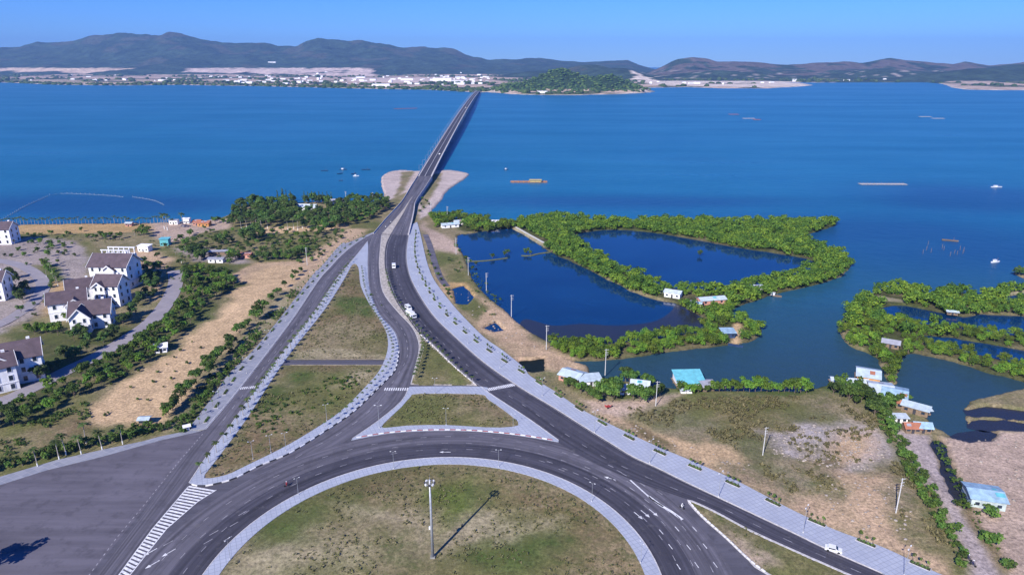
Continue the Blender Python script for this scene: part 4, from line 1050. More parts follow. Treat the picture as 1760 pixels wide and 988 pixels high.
for x, y in near_m:
    if pip(x, y, LANDC):
        Yk = y; Xk = x
        if Xk < P(1515, 560)[0]: lb, gr = 'bushy mangrove on the rounded outer bank of the right hand dykes', 'mangroves on the rounded outer bank'
        elif Yk > P(1600, 522)[1]: lb, gr = 'bushy mangrove on the farthest of the right hand dykes, facing the open bay', 'mangroves on the farthest right dyke'
        elif Xk < P(1580, 600)[0]: lb, gr = 'bushy mangrove around the grey roofed hut on the right hand dykes', 'mangroves around the grey roofed hut'
        elif Yk > P(1600, 575)[1]: lb, gr = 'mangrove on the thin dyke between the two narrow blue ponds, far right', 'mangroves on the thin middle dyke'
        else: lb, gr = 'mangrove on the lowest right hand dyke, above the dark channel', 'mangroves on the lowest right dyke'
    elif y < P(1100, 560)[1]:
        if x < P(1040, 600)[0]: lb, gr = 'mangrove on the near bank of the large pond, beside the corner power pole', 'mangroves by the pond corner pole'
        elif x < P(1170, 590)[0]: lb, gr = 'mangrove in the middle of the near bank of the large fish pond', 'mangroves on the middle of the near bank'
        elif x < P(1240, 580)[0]: lb, gr = 'mangrove on the near bank of the large pond, just left of the sandy yard', 'mangroves left of the sandy yard'
        else: lb, gr = 'mangrove on the tip of the pond bank right of the sandy yard', 'mangroves right of the sandy yard'
    else: lb, gr = 'bushy green mangrove on the dyke between the two large fish ponds', 'mangroves between the two large ponds'
    put('mangrove_tree', x, y, -.35, lb, 'mangrove', gr, random.uniform(.55, 1.0) if pip(x, y, LANDC) else random.uniform(.6, 1.25))
def stuff_trees(name, pts, m, h, r, n, leaf, label, cat, z=-.3, kind_l=0.12):
    Vs = []; Fs = []; Ts = []; o = 0
    pr = [leafcloud(n, lobes_round(np.random.default_rng(500+k), h, r, z0=kind_l), leaf, 600+k, flat=.85) for k in range(6)]
    for i, (x, y) in enumerate(pts):
        V, F, T = pr[i % 6]; a = random.uniform(0, 6.28); s = random.uniform(.6, 1.3) if cat == 'mangroves' else random.uniform(.25, 1.0)**1.3*1.5; c, d = math.cos(a)*s, math.sin(a)*s
        U = np.stack([V[:, 0]*c-V[:, 1]*d+x, V[:, 0]*d+V[:, 1]*c+y, V[:, 2]*s*random.uniform(.85, 1.15)+z], 1)
        Vs.append(U); Fs.append(F+o); Ts.append(np.clip(T+random.uniform(-.25, .2), 0, 1)); o += len(V)
    return tag(link(name, leafmesh(name, np.concatenate(Vs), np.concatenate(Fs), np.concatenate(Ts), m)), label, cat, kind='stuff')
stuff_trees('mangrove_thicket', far_m, M_MANG, 4.6, 3.1, 400, .33, 'dense green mangrove thicket covering the broad dyke along the open bay', 'mangroves')
print('mangroves', len(near_m), len(far_m))
# ---- scrub and ground plants
def scrub(name, polys, m, n, h, r, k, leaf, label, z=-.15):
    pts = []
    for q, cnt in polys:
        c_ = scatter(W(q), .6, int(cnt*3.2), (), 0, 9); a_ = np.array(c_) if c_ else np.zeros((0, 2))
        if len(a_): k_ = fbm(a_[:, 0]*.09, a_[:, 1]*.09, 44, 4) > .49; pts += [t for t, b in zip(c_, k_) if b]
    return stuff_trees(name, pts, m, h, r, k, leaf, label, 'scrub', z)
scrub('scrub_plants', [([(1065,706),(1190,682),(1400,682),(1505,712),(1520,740),(1330,742),(1310,790),(1200,775),(1140,745)], 900), ([(1245,800),(1330,788),(1470,840),(1330,850)], 160), ([(1530,780),(1600,850),(1640,960),(1560,930),(1535,860)], 200), ([(1330,745),(1500,735),(1530,790),(1400,800)], 60)], M_DRYL, 0, .9, .7, 26, .2, 'low olive and straw coloured scrub on the open ground right of the main road')
scrub('weeds', [([(430,700),(600,640),(650,640),(560,715),(450,760)], 160), ([(640,460),(660,460),(660,570),(620,520)], 20), ([(760,430),(820,470),(900,560),(860,560),(790,500)], 220), ([(1605,760),(1618,760),(1672,870),(1735,975),(1715,975),(1640,840)], 260), ([(0,400),(290,400),(380,470),(230,540),(330,430),(180,420)], 330), ([(400,440),(540,440),(610,395),(560,400),(420,425)], 200), ([(300,740),(345,690),(440,590),(520,500),(500,500),(380,620),(300,720)], 260), ([(0,740),(150,690),(160,730),(60,790),(0,815)], 220)], M_LEAF, 0, .9, .8, 26, .2, 'low green weeds and scrub growing in patches on the open ground')
# ---- woods left of the bridge
PALL = []
wood = scatter(W([(398,378),(412,354),(470,350),(560,348),(640,347),(672,350),(668,362),(640,372),(600,384),(560,395),(520,392),(478,392),(430,388),(400,392)]), 6.9, 4000, [W([(505,352),(556,352),(556,368),(505,368)]), W([(565,345),(595,345),(595,353),(565,353)]), W([(470,386),(500,386),(545,388),(545,392),(470,392)])], 0, 12)
for x, y in wood:
    t = random.random(); xl = P(515, 360)[0]; xr = P(590, 360)[0]; dk = t < .6
    if x < xl: seg = 'left of the white roofed house' if y > P(450, 370)[1] else 'on its near left side above the palms'
    elif x < xr: seg = 'around the white roofed house'
    else: seg = 'between the white roofed house and bridge'
    put('dense_tree' if dk else 'broadleaf_tree', x, y, 0, ('dark broad' if dk else 'lighter green')+' tree in the shore wood, '+seg, 'tree', 'shore wood trees '+seg+(', dark' if dk else ', light'), random.uniform(.75, 1.1) if dk else 1.35)
for px, py in ((478,347),(486,345),(493,347),(500,345),(530,349),(537,347),(543,349),(549,347),(556,349),(563,347),(570,348),(488,349),(524,350)):
    x, y = P(px, py); put('casuarina_tree', x, y, 0, 'tall narrow feathery tree rising above the shoreline wood left of the bridge', 'tree', 'tall narrow trees at the water edge of the wood', random.uniform(.8, 1.0))
for px, py in ((415,395),(424,392),(432,396),(440,393),(450,396),(460,393),(495,396),(505,394),(512,396),(520,393)):
    x, y = P(px, py); put('palm_tree', x, y, 0, 'coconut palm with a pale trunk along the near edge of the shore wood', 'palm tree', 'palms on the near edge of the wood', 1.25)
def trees(kind, pts, label, group, s0=.85, s1=1.15, cat='tree', z=0):
    for q in pts:
        x, y = P(q[0], q[1]); put(kind, x, y, z, label, cat, group, (q[2] if len(q) > 2 else 1)*random.uniform(s0, s1))
trees('dense_tree', [(428,412,1.1),(442,410,1.2),(436,416,1.),(450,412,.8),(418,414,.9),(378,415,.7),(372,420,.7),(384,420,.8),(392,412,.6)], 'large round dark green tree on the dry ground below the shore wood', 'round dark trees below the wood')
trees('dense_tree', [(446,444,.55),(453,446,.6),(460,447,.6),(467,446,.6),(474,447,.65),(481,445,.6),(488,446,.6),(495,443,.65),(502,441,.7),(509,441,.75),(516,439,.75),(523,437,.7),(505,446,.6)], 'dense dark tree in the short hedge-like row above the pinkish bare ground', 'hedge-like row of dense trees')
trees('bright_tree', [(525,408,.6),(528,420,.6),(524,430,.5),(530,415,.5),(445,402,.6),(575,392,.6)], 'light green tree beside the short dense tree row', 'light green trees by the dense row')
trees('broadleaf_tree', [(545,410),(552,403),(560,398),(570,396),(582,392),(592,388),(538,402),(548,392),(560,388),(612,380),(620,384),(630,378),(640,376),(605,386),(598,376),(632,370),(650,366)], 'small green tree on the slope between the shore wood and the main road', 'trees on the slope beside the road')
trees('broadleaf_tree', [(245,398,.9),(253,403,.9),(240,405,.9),(248,408,1),(165,412,.7),(175,408,.7),(182,412,.8),(190,410,.8),(198,413,.7),(206,411,.7),(140,398,.5),(120,405,.5),(320,425,1),(330,430,1),(325,437,1.1),(335,440,1),(345,434,1),(352,442,1),(340,448,1),(356,428,.9),(400,440,.9),(405,446,.9),(398,449,.9),(362,400,.6),(370,384,.8),(378,382,.8),(384,385,.8),(366,380,.7),(352,395,.5),(378,470,.8),(368,476,.8),(386,468,.8)], 'round green tree on the scrubby ground between the villas and the bay', 'garden trees beyond the villas')
trees('dense_tree', [(330,441,.7),(346,446,.7),(338,436,.65),(400,445,.6)], 'dark tree among the garden trees between the villas and the bay', 'dark garden trees beyond the villas')
# green belt along the village street
belt = scatter(W([(312,470),(338,462),(372,470),(400,478),(404,492),(362,520),(342,545),(300,588),(262,618),(212,648),(160,672),(110,700),(60,722),(20,740),(-30,745),(-30,722),(30,697),(90,668),(150,640),(200,612),(245,585),(280,560),(300,530),(316,500)]), 4.3, 5000, (), .5, 21)
for x, y in belt:
    if y > P(300, 520)[1]: seg, gr = 'top end by the sheds', 'green belt top end'
    elif y > P(270, 598)[1]: seg, gr = 'above the small white hut', 'green belt above the white hut'
    elif y > P(180, 650)[1]: seg, gr = 'just below the small white hut', 'green belt below the white hut'
    else: seg, gr = 'lower left end near the palms', 'green belt lower left end'
    kd = random.choice(['bright_tree', 'broadleaf_tree', 'broadleaf_tree', 'bright_tree', 'shrub'])
    w_ = {'bright_tree': 'bright green tree', 'broadleaf_tree': 'mid green tree', 'shrub': 'low round bush'}[kd]
    put(kd, x, y, 0, w_+' in the village street belt, '+seg, 'tree' if kd != 'shrub' else 'shrub', gr+', '+w_+'s', random.uniform(.55, 1.05)*(1.5 if kd == 'shrub' else 1))
trees('palm_tree', [(318,462),(322,470),(316,480),(325,486),(320,494),(328,500),(312,452),(88,470),(92,478),(96,486),(100,492),(85,462),(80,476)], 'short palm with bright green fronds lining the village street', 'palms lining the village street', .8, 1.0, 'palm tree')
# trees between sandy lot and left pavement
trees('broadleaf_tree', [(477,508,.75),(466,519,.8),(454,533,1.),(444,546,1.1),(440,552,1.),(427,563,.8),(413,577,1.),(402,592,.9),(398,598,1.),(395,604,.9),(381,612,.85),(374,622,.9),(362,634,1),(360,645,.9),(338,658,1.),(330,668,.9),(320,680,1.1),(312,688,1),(304,697,.9),(297,706,.8),(290,712,.8),(517,468,.6),(508,475,.7),(503,482,.6),(490,494,.6)], 'round dark green tree in the row between the sandy lot and the left pavement', 'tree row between sandy lot and pavement')
trees('bright_tree', [(420,567,.6),(425,560,.5),(286,717,.6)], 'small yellow green tree in the row beside the sandy lot', 'yellow green trees in the row beside the lot')
hed = scatter(W([(300,742),(318,718),(340,690),(372,650),(410,605),(440,572),(450,575),(418,615),(380,660),(350,700),(330,735),(318,744)]), 2.3, 2500, (), 0, 31)
for x, y in hed: put('shrub', x, y, 0, 'low green shrub in the hedge against the left pavement', 'shrub', 'hedge along the left pavement', random.uniform(.55, 1.1))
hb_ = scatter(W([(-20,815),(40,802),(100,783),(180,765),(240,748),(300,735),(300,728),(250,734),(170,755),(90,772),(30,790),(-20,800)]), 2.2, 2500, (), 0, 32)
for x, y in hb_: put('shrub', x, y, 0, 'green shrub in the hedge along the kerb of the wide asphalt lot', 'shrub', 'hedge along the asphalt lot', random.uniform(.9, 1.4))
trees('palm_tree', [(65,802),(102,790),(114,781),(140,781),(148,761),(176,773),(211,763)], 'tall palm with a whitewashed foot behind the pavement of the asphalt lot', 'palms beside the asphalt lot', .95, 1.1, 'palm tree')
# shoreline palm row
trees('young_palm', [(x, 386+random.uniform(-2.5, 1.5)) for x in np.arange(-20, 300, 6.2)], 'palm in the promenade row along the bay shore at the left', 'promenade palms along the shore', 1.5, 2.1, 'palm tree')
trees('palm_tree', [(283,394),(288,396),(315,390)], 'tall lone palm near the pale shore houses, rising above the promenade row', 'tall palms near the shore houses', 1.5, 1.8, 'palm tree')
# around the villas
trees('bright_tree', [(112,540),(108,548),(116,552),(60,575),(70,572),(80,574),(90,572),(100,576),(50,572),(78,460),(84,468),(92,474),(98,483)], 'bright green tree in the gardens around the white villas', 'bright trees around the villas', .7, 1.05)
trees('dense_tree', [(135,580),(145,584),(128,586),(155,588),(140,575),(178,590),(190,584),(200,578),(250,468),(258,476),(262,486),(256,496),(252,508),(268,478),(262,500),(20,480),(28,490),(30,505),(34,515),(22,498),(40,520),(90,640),(100,632),(80,648),(120,622),(130,618),(70,655),(110,614),(150,605),(45,505),(246,455),(254,458),(262,462),(270,468),(274,478),(272,488),(270,498),(266,508),(260,514),(245,520),(238,526),(248,490),(212,560),(220,552),(228,545)], 'dark green tree in the gardens around the white villas', 'dark trees around the villas', .5, .8)
# trees at the stilt village
trees('broadleaf_tree', [(1045,680,1.35),(1060,684,1.3),(1035,686,1.1),(1052,690,1.2),(1018,684,.8),(1008,680,.8),(998,676,.8),(985,668,.7),(975,664,.6),(1028,690,.8),(1088,688,1.),(1100,690,1.15),(1112,690,1.15),(1124,686,1.),(1133,682,.9),(1082,660,.9),(1075,655,.9),(1090,656,.9),(1108,660,.7),(1120,664,.7),(1075,648,.8)], 'full green tree shading the huts beside the right pavement', 'trees around the roadside huts')
trees('bright_tree', [(1170,674,.8),(1180,676,.7),(1226,672,.7),(1236,674,.8),(1246,672,.9),(1256,671,.9),(1268,674,.7),(1278,672,.9),(1288,674,1.),(1298,673,1.),(1308,672,.9),(1318,674,.9),(1328,673,.7),(1338,675,.7),(1348,674,.8),(1356,673,1.),(1366,675,1.1),(1376,674,1.1),(1386,676,.9),(1200,676,.6),(1214,675,.6),(1190,676,.7)], 'leafy green tree in the row along the channel bank behind the scrub field', 'tree row along the channel bank', .8, 1.0)
trees('broadleaf_tree', [(1432,678,.9),(1442,672,1.),(1450,680,1.),(1458,690,1.),(1466,682,1.1),(1474,676,1.),(1480,690,1.),(1488,684,1.),(1470,696,.9),(1494,696,.9),(1500,704,1),(1508,700,1),(1514,712,1),(1520,722,.9),(1502,716,.9),(1526,700,1.),(1536,698,.9),(1528,735,.7),(1534,746,.7),(1546,694,.8),(1556,690,.7)], 'green tree in the clump in front of the pale roofed stilt houses', 'trees in front of the stilt houses')
hr = scatter(W([(1510,712),(1535,730),(1560,772),(1582,812),(1612,858),(1642,915),(1664,975),(1648,975),(1622,925),(1592,868),(1560,820),(1538,780),(1515,740)]), 2.2, 2500, (), 0, 33)
for x, y in hr:
    seg = 'upper end near the stalls' if y > P(1560, 770)[1] else ('middle, near the leaning pole' if y > P(1610, 880)[1] else 'lower end beside the motorcycles')
    put('shrub', x, y, 0, 'green bush in the hedge beside the dirt road, '+seg, 'shrub', 'hedge along the dirt road, '+seg, random.uniform(.75, 1.35))
trees('shrub', [(1690,922),(1697,928),(1705,934),(1735,978),(1728,972),(1645,870),(1700,880),(1712,872),(1705,890),(868,438),(872,434),(905,434),(912,436),(846,442),(1203,437),(818,455),(812,462),(806,452),(800,447),(790,432),(784,425)], 'small bush standing alone on a bank or islet', 'scattered single bushes', 1.0, 1.7, 'shrub')
trees('dense_tree', [(1746,472,.6),(1752,472,.6),(1760,474,.6)], 'dark tree on the little islet at the right edge of the bay', 'trees on the little islet', .9, 1.1)
trees('broadleaf_tree', [(765,385,.8),(752,382,.8),(745,378,.7),(800,392,.8),(808,394,.8),(815,390,.8),(790,380,.8),(805,378,.8),(820,380,.8),(830,382,.8),(795,388,.7),(778,376,.7),(760,376,.7),(828,388,.7)], 'green tree around the pale roofs beside the start of the bridge', 'trees by the pale roofed sheds', .8, 1.1)
trees('shrub', [(x+random.uniform(-2, 2), y+random.uniform(-2, 2)) for x, y in [(190,660),(205,650),(225,668),(240,640),(262,655),(270,640),(285,625),(300,615),(255,690),(235,688),(295,650),(310,605),(330,590),(345,600),(280,665),(215,635),(320,625),(300,640),(265,620),(180,715),(188,712)]], 'tiny dry bush scattered on the sandy lot', 'tiny bushes on the sandy lot', .35, .7, 'shrub')
trees('shrub', [(65,432),(82,428),(42,440),(20,442),(8,440),(46,455),(55,418),(85,418),(110,425),(128,440),(100,435),(36,410),(60,405)], 'small round bush in the paved lots by the left edge', 'bushes on the paved lots', .9, 1.5, 'shrub')
trees('shrub', [(735,433),(738,440),(742,455),(748,462),(753,473),(758,482),(764,492),(769,500),(775,512),(770,506)], 'low bush between the right pavement and the service lane', 'bushes beside the service lane', .7, 1.1, 'shrub')
trees('shrub', [(724,352),(728,358),(722,364),(733,347),(726,343),(738,352)], 'low bush at the foot of the bridge embankment', 'bushes at the embankment foot', .9, 1.3, 'shrub')
# ---- gardens and lots between the villas and the shore
gp = scatter(W([(20,404),(150,400),(250,402),(300,412),(330,425),(310,455),(285,475),(262,455),(240,425),(170,420),(140,470),(100,520),(60,548),(20,560),(85,470),(60,440),(10,430)]), 7.5, 700, (), 0, 51)
gp = [q for q in gp if not pip(*q, W([(140,410),(262,410),(262,530),(90,560),(80,520)]))]
for x, y in gp:
    kd = random.choice(['shrub', 'shrub', 'broadleaf_tree', 'young_palm', 'bright_tree'])
    w_ = {'shrub': 'small bush', 'broadleaf_tree': 'small green tree', 'young_palm': 'small palm', 'bright_tree': 'small bright green tree'}[kd]
    sd_ = 'left of the villa cluster' if x < P(150, 450)[0] and y < P(100, 420)[1] else 'between the villa cluster and the promenade'
    put(kd, x, y, 0, w_+' on the open lots '+sd_, 'shrub' if kd == 'shrub' else ('palm tree' if kd == 'young_palm' else 'tree'), w_+'es and trees on the lots '+sd_ if False else w_+', lots '+sd_, {'shrub': random.uniform(.7, 1.5), 'broadleaf_tree': random.uniform(.5, .9), 'young_palm': random.uniform(1., 1.5), 'bright_tree': random.uniform(.4, .75)}[kd])
gp = scatter(W([(400,398),(560,395),(600,400),(540,450),(520,452),(400,452),(330,445),(300,430),(310,405),(350,400)]), 6.5, 800, (), 0, 52)
for x, y in gp:
    kd = random.choice(['shrub', 'broadleaf_tree', 'bright_tree', 'dense_tree', 'shrub'])
    w_ = {'shrub': 'small bush', 'broadleaf_tree': 'mid green tree', 'dense_tree': 'dark green tree', 'bright_tree': 'bright green tree'}[kd]
    sd_ = 'left of the dense row' if x < P(440, 440)[0] else 'above the dense row'
    put(kd, x, y, 0, w_+' on broken ground below the shore wood, '+sd_, 'shrub' if kd == 'shrub' else 'tree', w_+', '+sd_, random.uniform(.8, 1.6) if kd == 'shrub' else random.uniform(.45, .8)*(.75 if kd == 'dense_tree' else 1))
sp_ = scatter(W([(742,374),(775,372),(830,378),(885,384),(885,391),(840,398),(812,398),(806,388),(762,392),(748,392)]), 4.2, 1500, [W([(753,392),(792,376),(800,383),(796,392),(762,400)]), W([(840,379),(864,379),(864,390),(840,390)])], 0, 54)
for x, y in sp_: put('mangrove_tree', x, y, 0, 'bushy green tree on the shore between the bridge start and the long dyke', 'tree', 'bushy trees by the pale roofed sheds', random.uniform(.8, 1.3))
# ---- rubble and stones
def rubble(name, polys, m, label, s0, s1):
    V0, F0 = ico(); V0 = V0[:]; Vs = []; Fs = []; i = 0
    for q, cnt in polys:
        for x, y in scatter(W(q), .8, cnt, (), 0, 91):
            r = random.uniform(s0, s1)**1.5; v = V0*(1+.5*(rng.random(len(V0))-.5))[:, None]*np.array([r, r*random.uniform(.6, 1), r*.6])+np.array([x, y, -.1]); Vs.append(v); Fs.append(F0+i*len(V0)); i += 1
    return tag(link(name, fastmesh(name, np.concatenate(Vs), np.concatenate(Fs), m)), label, 'rubble', kind='stuff')
rubble('rubble', [([(1330,745),(1400,730),(1500,735),(1530,780),(1490,808),(1400,798),(1330,780)], 520), ([(1060,715),(1130,748),(1200,772),(1300,800),(1250,815),(1178,784),(1100,750)], 170), ([(1400,815),(1530,820),(1580,900),(1560,930),(1440,900)], 140), ([(1640,760),(1750,750),(1755,900),(1700,880)], 120), ([(765,490),(880,550),(930,600),(880,600),(800,540)], 160)], mat('stone_rubble', (.30, .26, .23), .9, .45, .4), 'pale stones and rubble strewn over the bare ground right of the main road', .28, .72)
# ---- grass tufts on the grass islands
tp = []
for q, cnt in ((W(circ(RI-1, 60)), 9000), (isl_i, 5200), (tri_i, 1300), (gw, 700)):
    c_ = scatter(q, .8, cnt, [CULV], .8, 71); a_ = np.array(c_); k_ = fbm(a_[:, 0]*.08, a_[:, 1]*.08, 144, 4); tp += [t for t, b in zip(c_, k_) if b > .47+random.uniform(-.05, .05)]
stuff_trees('grass_tufts', tp, mat_leaf('grass_tuft_blades', (.09, .10, .03), (.15, .155, .055), (.26, .22, .12)), .38, .55, 9, .16, 'olive and straw coloured grass tufts on the roundabout and road islands', 'grass', .2, .1)
x, y = -141, 149
put('dense_tree', x, y, .1, 'tall tree beside the asphalt lot, outside the left edge, casting a shadow on the asphalt', 'tree', None, 1.05)
# ---- planted rows on the pavements
def along(px, sp, off=0.0, start=0):
    c, L = cum(world(px, 6)); out = []; s = start
    while s < L[-1]:
        j = max(i for i in range(len(L)-1) if L[i] <= s); t = (c[j+1]-c[j]).normalized(); p = c[j].lerp(c[j+1], (s-L[j])/(L[j+1]-L[j]+1e-9)); out.append((p.x-t.y*off, p.y+t.x*off, math.atan2(t.y, t.x))); s += sp
    return out
planter_proto = []
def planter(x, y, a, ln, label, group, z=.25):
    if not planter_proto:
        mb = MB(); mb.box(-2.6, 2.6, -.75, .75, 0, .12); f = MB(); f.box(-2.45, 2.45, -.6, .6, .1, .16)
        r_ = thing('planter', label, 'planter', (x, y, z), a, group); mb.build('planter_rim', M_KERB, r_); f.build('soil', M_SOIL, r_)
        V, F, T = leafcloud(90, [(-1.8, 0, .25, .5), (-.7, .1, .25, .5), (.5, 0, .25, .5), (1.7, 0, .25, .5)], .16, 5); par('plants', leafmesh('plants', V, F, T, M_LEAFD), r_)
        planter_proto.append(r_); r_.scale = (ln, 1, 1); return
    dup(planter_proto[0], (x, y, z), a, (ln, 1, 1), label, group)
LPmid = [(628,405),(592,425),(560,456),(520,500),(495,532),(462,570),(430,612),(405,640),(375,685),(338,738)]
for x, y, a in along(LPmid, 11.5, 1.5, 6): planter(x, y, a, .9, 'low planted bed in the wide pavement left of the left road', 'planters in the left pavement')
for i, (x, y, a) in enumerate(along(LPmid, 11.5, -1.8, 2)): put('sapling', x, y, .25, 'staked sapling on the wide pavement left of the left road', 'sapling', 'saplings on the left pavement', random.uniform(.75, 1.0))
LRmid = [(608,447),(585,472),(549,530),(504,592),(465,645),(440,680),(408,728),(382,768)]
for i, (x, y, a) in enumerate(along(LPmid, 7.5, -.2, 4)): put('sapling', x, y, .25, 'staked sapling in the middle line of the wide left pavement', 'sapling', 'middle line saplings on the left pavement', random.uniform(.6, .85))
for x, y, a in along(LRmid, 6.0, 0, 2): put('young_palm', x, y, .25, 'small palm on the narrow pavement right of the left road', 'palm tree', 'small palms beside the left road', random.uniform(.65, .9))
for x, y, a in along([(606,462),(560,534),(512,596),(480,640),(425,722),(382,782),(356,818)], 6.5, -2.5, 3): put('young_palm', x, y, .3, 'small palm just inside the left edge of the long grass island', 'palm tree', 'small palms on the left edge of the grass island', random.uniform(1.1, 1.5))
Mmid = [(622,462),(628,500),(643,540),(664,570),(676,603),(668,632),(645,660),(600,705),(545,742)]
for x, y, a in along(Mmid, 4.2, 0, 1): put('young_palm', x, y, .25, 'small palm on the curved pavement beside the ramp road', 'palm tree', 'small palms along the ramp pavement', random.uniform(.6, .85))
for x, y, a in along([(722,583),(728,600),(722,625),(713,655)], 3.8, 0, 1): put('young_palm', x, y, .35, 'small palm on the left edge of the pointed grass wedge', 'palm tree', 'small palms on the wedge left edge', random.uniform(1.0, 1.2))
for x, y, a in along([(664,470),(672,505),(686,527),(706,556),(732,584),(765,618),(800,650),(814,661)], 5.2, 0, 1): put('young_palm', x, y, .35, 'small palm on the stone median at the left kerb of the main road', 'palm tree', 'small palms on the main road median', random.uniform(.85, 1.15))
RPc = [(713,400),(711,440),(722,478),(752,528),(800,576),(850,613),(905,648),(960,684),(1010,716),(1058,744),(1130,780),(1200,810),(1290,850),(1370,888),(1450,922),(1560,968),(1680,1020)]
for x, y, a in along(RPc, 13.5, 1.0, 5):
    planter(x, y, a, 1.0, 'low planted bed in the wide pavement right of the main road', 'planters in the right pavement', .26)
    for q in (-1.7, 0, 1.7): put('sapling', x+q*math.cos(a), y+q*math.sin(a), .3, 'thin sapling in a planted bed of the right pavement', 'sapling', 'saplings in the right pavement beds', random.uniform(.6, .95))
# ------------------------------------------------------------------ lamps, poles
def lamp_proto():
    r_ = thing('street_lamp', 'x', 'street lamp')
    mb = MB(); mb.tube([(0, 0, 0), (0, 0, .5)], [.2, .18], 8); mb.build('base', M_CONC, r_)
    mb = MB(); mb.tube([(0, 0, .4), (0, 0, 9.0)], [.10, .05], 8); mb.build('pole', M_STEEL, r_)
    for s in (-1, 1):
        mb = MB(); mb.tube([(0, 0, 8.7), (s*.5, 0, 9.1), (s*.9, 0, 9.2)], [.04, .035, .03], 6); a = mb.build('arm', M_STEEL, r_)
        mb = MB(); mb.cbox((s*1.15, 0, 9.22), .6, .3, .12); CH_OF.setdefault(a.name, []).append(link('lamp_head', mb.mesh('lamp_head', M_LAMPH), a))
    return r_
LAMP = lamp_proto(); _lu = [False]
def lamp(px, py, lab, group=None, z=.26, rz=0, s=1.0, xy=None):
    x, y = xy or P(px, py)
    if not _lu[0]:
        _lu[0] = True; LAMP.location = (x, y, z); LAMP.rotation_euler = (0, 0, rz); LAMP.scale = (s, s, s); LAMP['label'] = lab
        if group: LAMP['group'] = group
        return
    o = dup(LAMP, (x, y, z), rz, s, lab, group)
lamp(857,803,'roundabout street lamp just right of the far point of the circle', s=.7)
lamp(677,806,'roundabout street lamp just left of the far point of the circle', s=.7)
lamp(513,851,'twin headed street lamp on the left side of the roundabout kerb, beside the motorcycle', rz=.6, s=.65)
lamp(1017,862,'street lamp on the right side of the roundabout kerb, upper one of two', rz=-.6, s=.7)
lamp(396,962,'twin headed street lamp on the roundabout kerb at the bottom left', rz=1.2, s=.7)
lamp(1101,968,'twin headed street lamp on the roundabout kerb at the bottom right', rz=-1.2, s=.7)
lamp(748,677,'street lamp on the far pavement of the small grass island between the roads', s=.75)
lamp(652,736,'street lamp on the left corner of the small grass island', s=1.0)
lamp(882,735,'short street lamp on the right corner of the small grass island', s=.6)
lamp(767,731,'street lamp on the near pavement of the small grass island', s=.75)
for (px, py, lb) in ((492,775,'street lamp on the long grass island edge, rightmost of three close together'),(466,779,'street lamp on the long grass island edge, middle one of three close together'),(435,790,'street lamp nearest the lower tip of the long grass island'),(562,724,'street lamp midway along the lower edge of the long grass island')): lamp(px, py, lb, s=.75, rz=.5)
for (x, y, a) in along([(1005,738),(1050,765),(1131,808),(1254,868),(1341,905),(1480,962),(1640,1035)], 26, 1.2, 4): lamp(0, 0, 'street lamp on the kerb of the wide right pavement along the outgoing road', 'lamps on the right pavement', xy=(x, y), rz=a+math.pi/2, s=.95)
for (x, y, a) in along([(705,420),(704,460),(716,492),(747,540),(785,578),(836,620),(895,660),(955,700)], 32, 1.0, 8): lamp(0, 0, 'street lamp on the kerb between the main road and the upper right pavement', 'lamps on the upper right pavement', xy=(x, y), rz=a+math.pi/2, s=.85)
for (x, y, a) in along([(560,455),(500,540),(430,635),(348,735)], 32, 0, 10): lamp(0, 0, 'street lamp between the left road and the wide left pavement', 'lamps beside the left road', xy=(x, y), rz=a+math.pi/2, s=.8)
# lamps of the bridge: single arm
bl = thing('bridge_lamp', 'slim lamp post on the left parapet of the bridge', 'street lamp', (0, 0, 0), 0, 'lamps on the left side of the bridge')
mb = MB(); mb.tube([(0, 0, 0), (0, 0, 10)], [.16, .09], 6); mb.build('pole', M_STEEL, bl)
mb = MB(); mb.tube([(0, 0, 9.8), (0, -1.0, 10.4), (0, -2.2, 10.6)], [.07, .06, .05], 6); a_ = mb.build('arm', M_STEEL, bl)
mb = MB(); mb.cbox((0, -2.6, 10.6), .4, 1.0, .16); CH_OF.setdefault(a_.name, []).append(link('lamp_head', mb.mesh('lamp_head', M_LAMPH), a_))
s = 12; first = True; angb = math.atan2(BD.y, BD.x)
while s < BL-20:
    p = bp(s, WB/2-.7, .3)
    if first: bl.location = p; bl.rotation_euler = (0, 0, angb); first = False
    else: dup(bl, p, angb)
    s += 38
# high mast
x, y = P(744, 959)
hmst = thing('high_mast_light', 'very tall grey floodlight mast in the middle of the grass roundabout', 'floodlight mast', (x, y, .35))
MB().cbox((0, 0, .2), 1.3, 1.3, .4).build('foundation', mat('old_concrete', (.25, .25, .24), .9, .2, 1), hmst)
MB().tube([(0, 0, .3), (0, 0, 24.4)], [.42, .22], 16).build('mast', M_STEEL, hmst, True)
mb = MB(); n = 24
mb.tube([(1.05*math.cos(6.283*k/n), 1.05*math.sin(6.283*k/n), 23.4) for k in range(n+1)], .07, 6, False)
mb.tube([(.8*math.cos(6.283*k/n), .8*math.sin(6.283*k/n), 22.9) for k in range(n+1)], .05, 6, False)
for k in range(4): a = math.pi/2*k; mb.tube([(.2*math.cos(a), .2*math.sin(a), 23.4), (1.05*math.cos(a), 1.05*math.sin(a), 23.4)], .04, 4)
mb.build('ring', M_STEEL, hmst)
for k in range(8):
    a = 6.283*k/8; mb = MB(); mb.cbox((1.3*math.cos(a), 1.3*math.sin(a), 23.35), .3, .55, .5, a); mb.build('floodlight', M_LAMPH if k % 2 else M_DARK, hmst)
MB().cbox((-.5, 0, 9.5), .4, .5, .8).build('junction_box', M_LAMPH, hmst)
MB().tube([(0, 0, 24.3), (0, 0, 26)], [.05, .02], 6).build('lightning_rod', M_STEEL, hmst)
x, y = P(759, 905); 
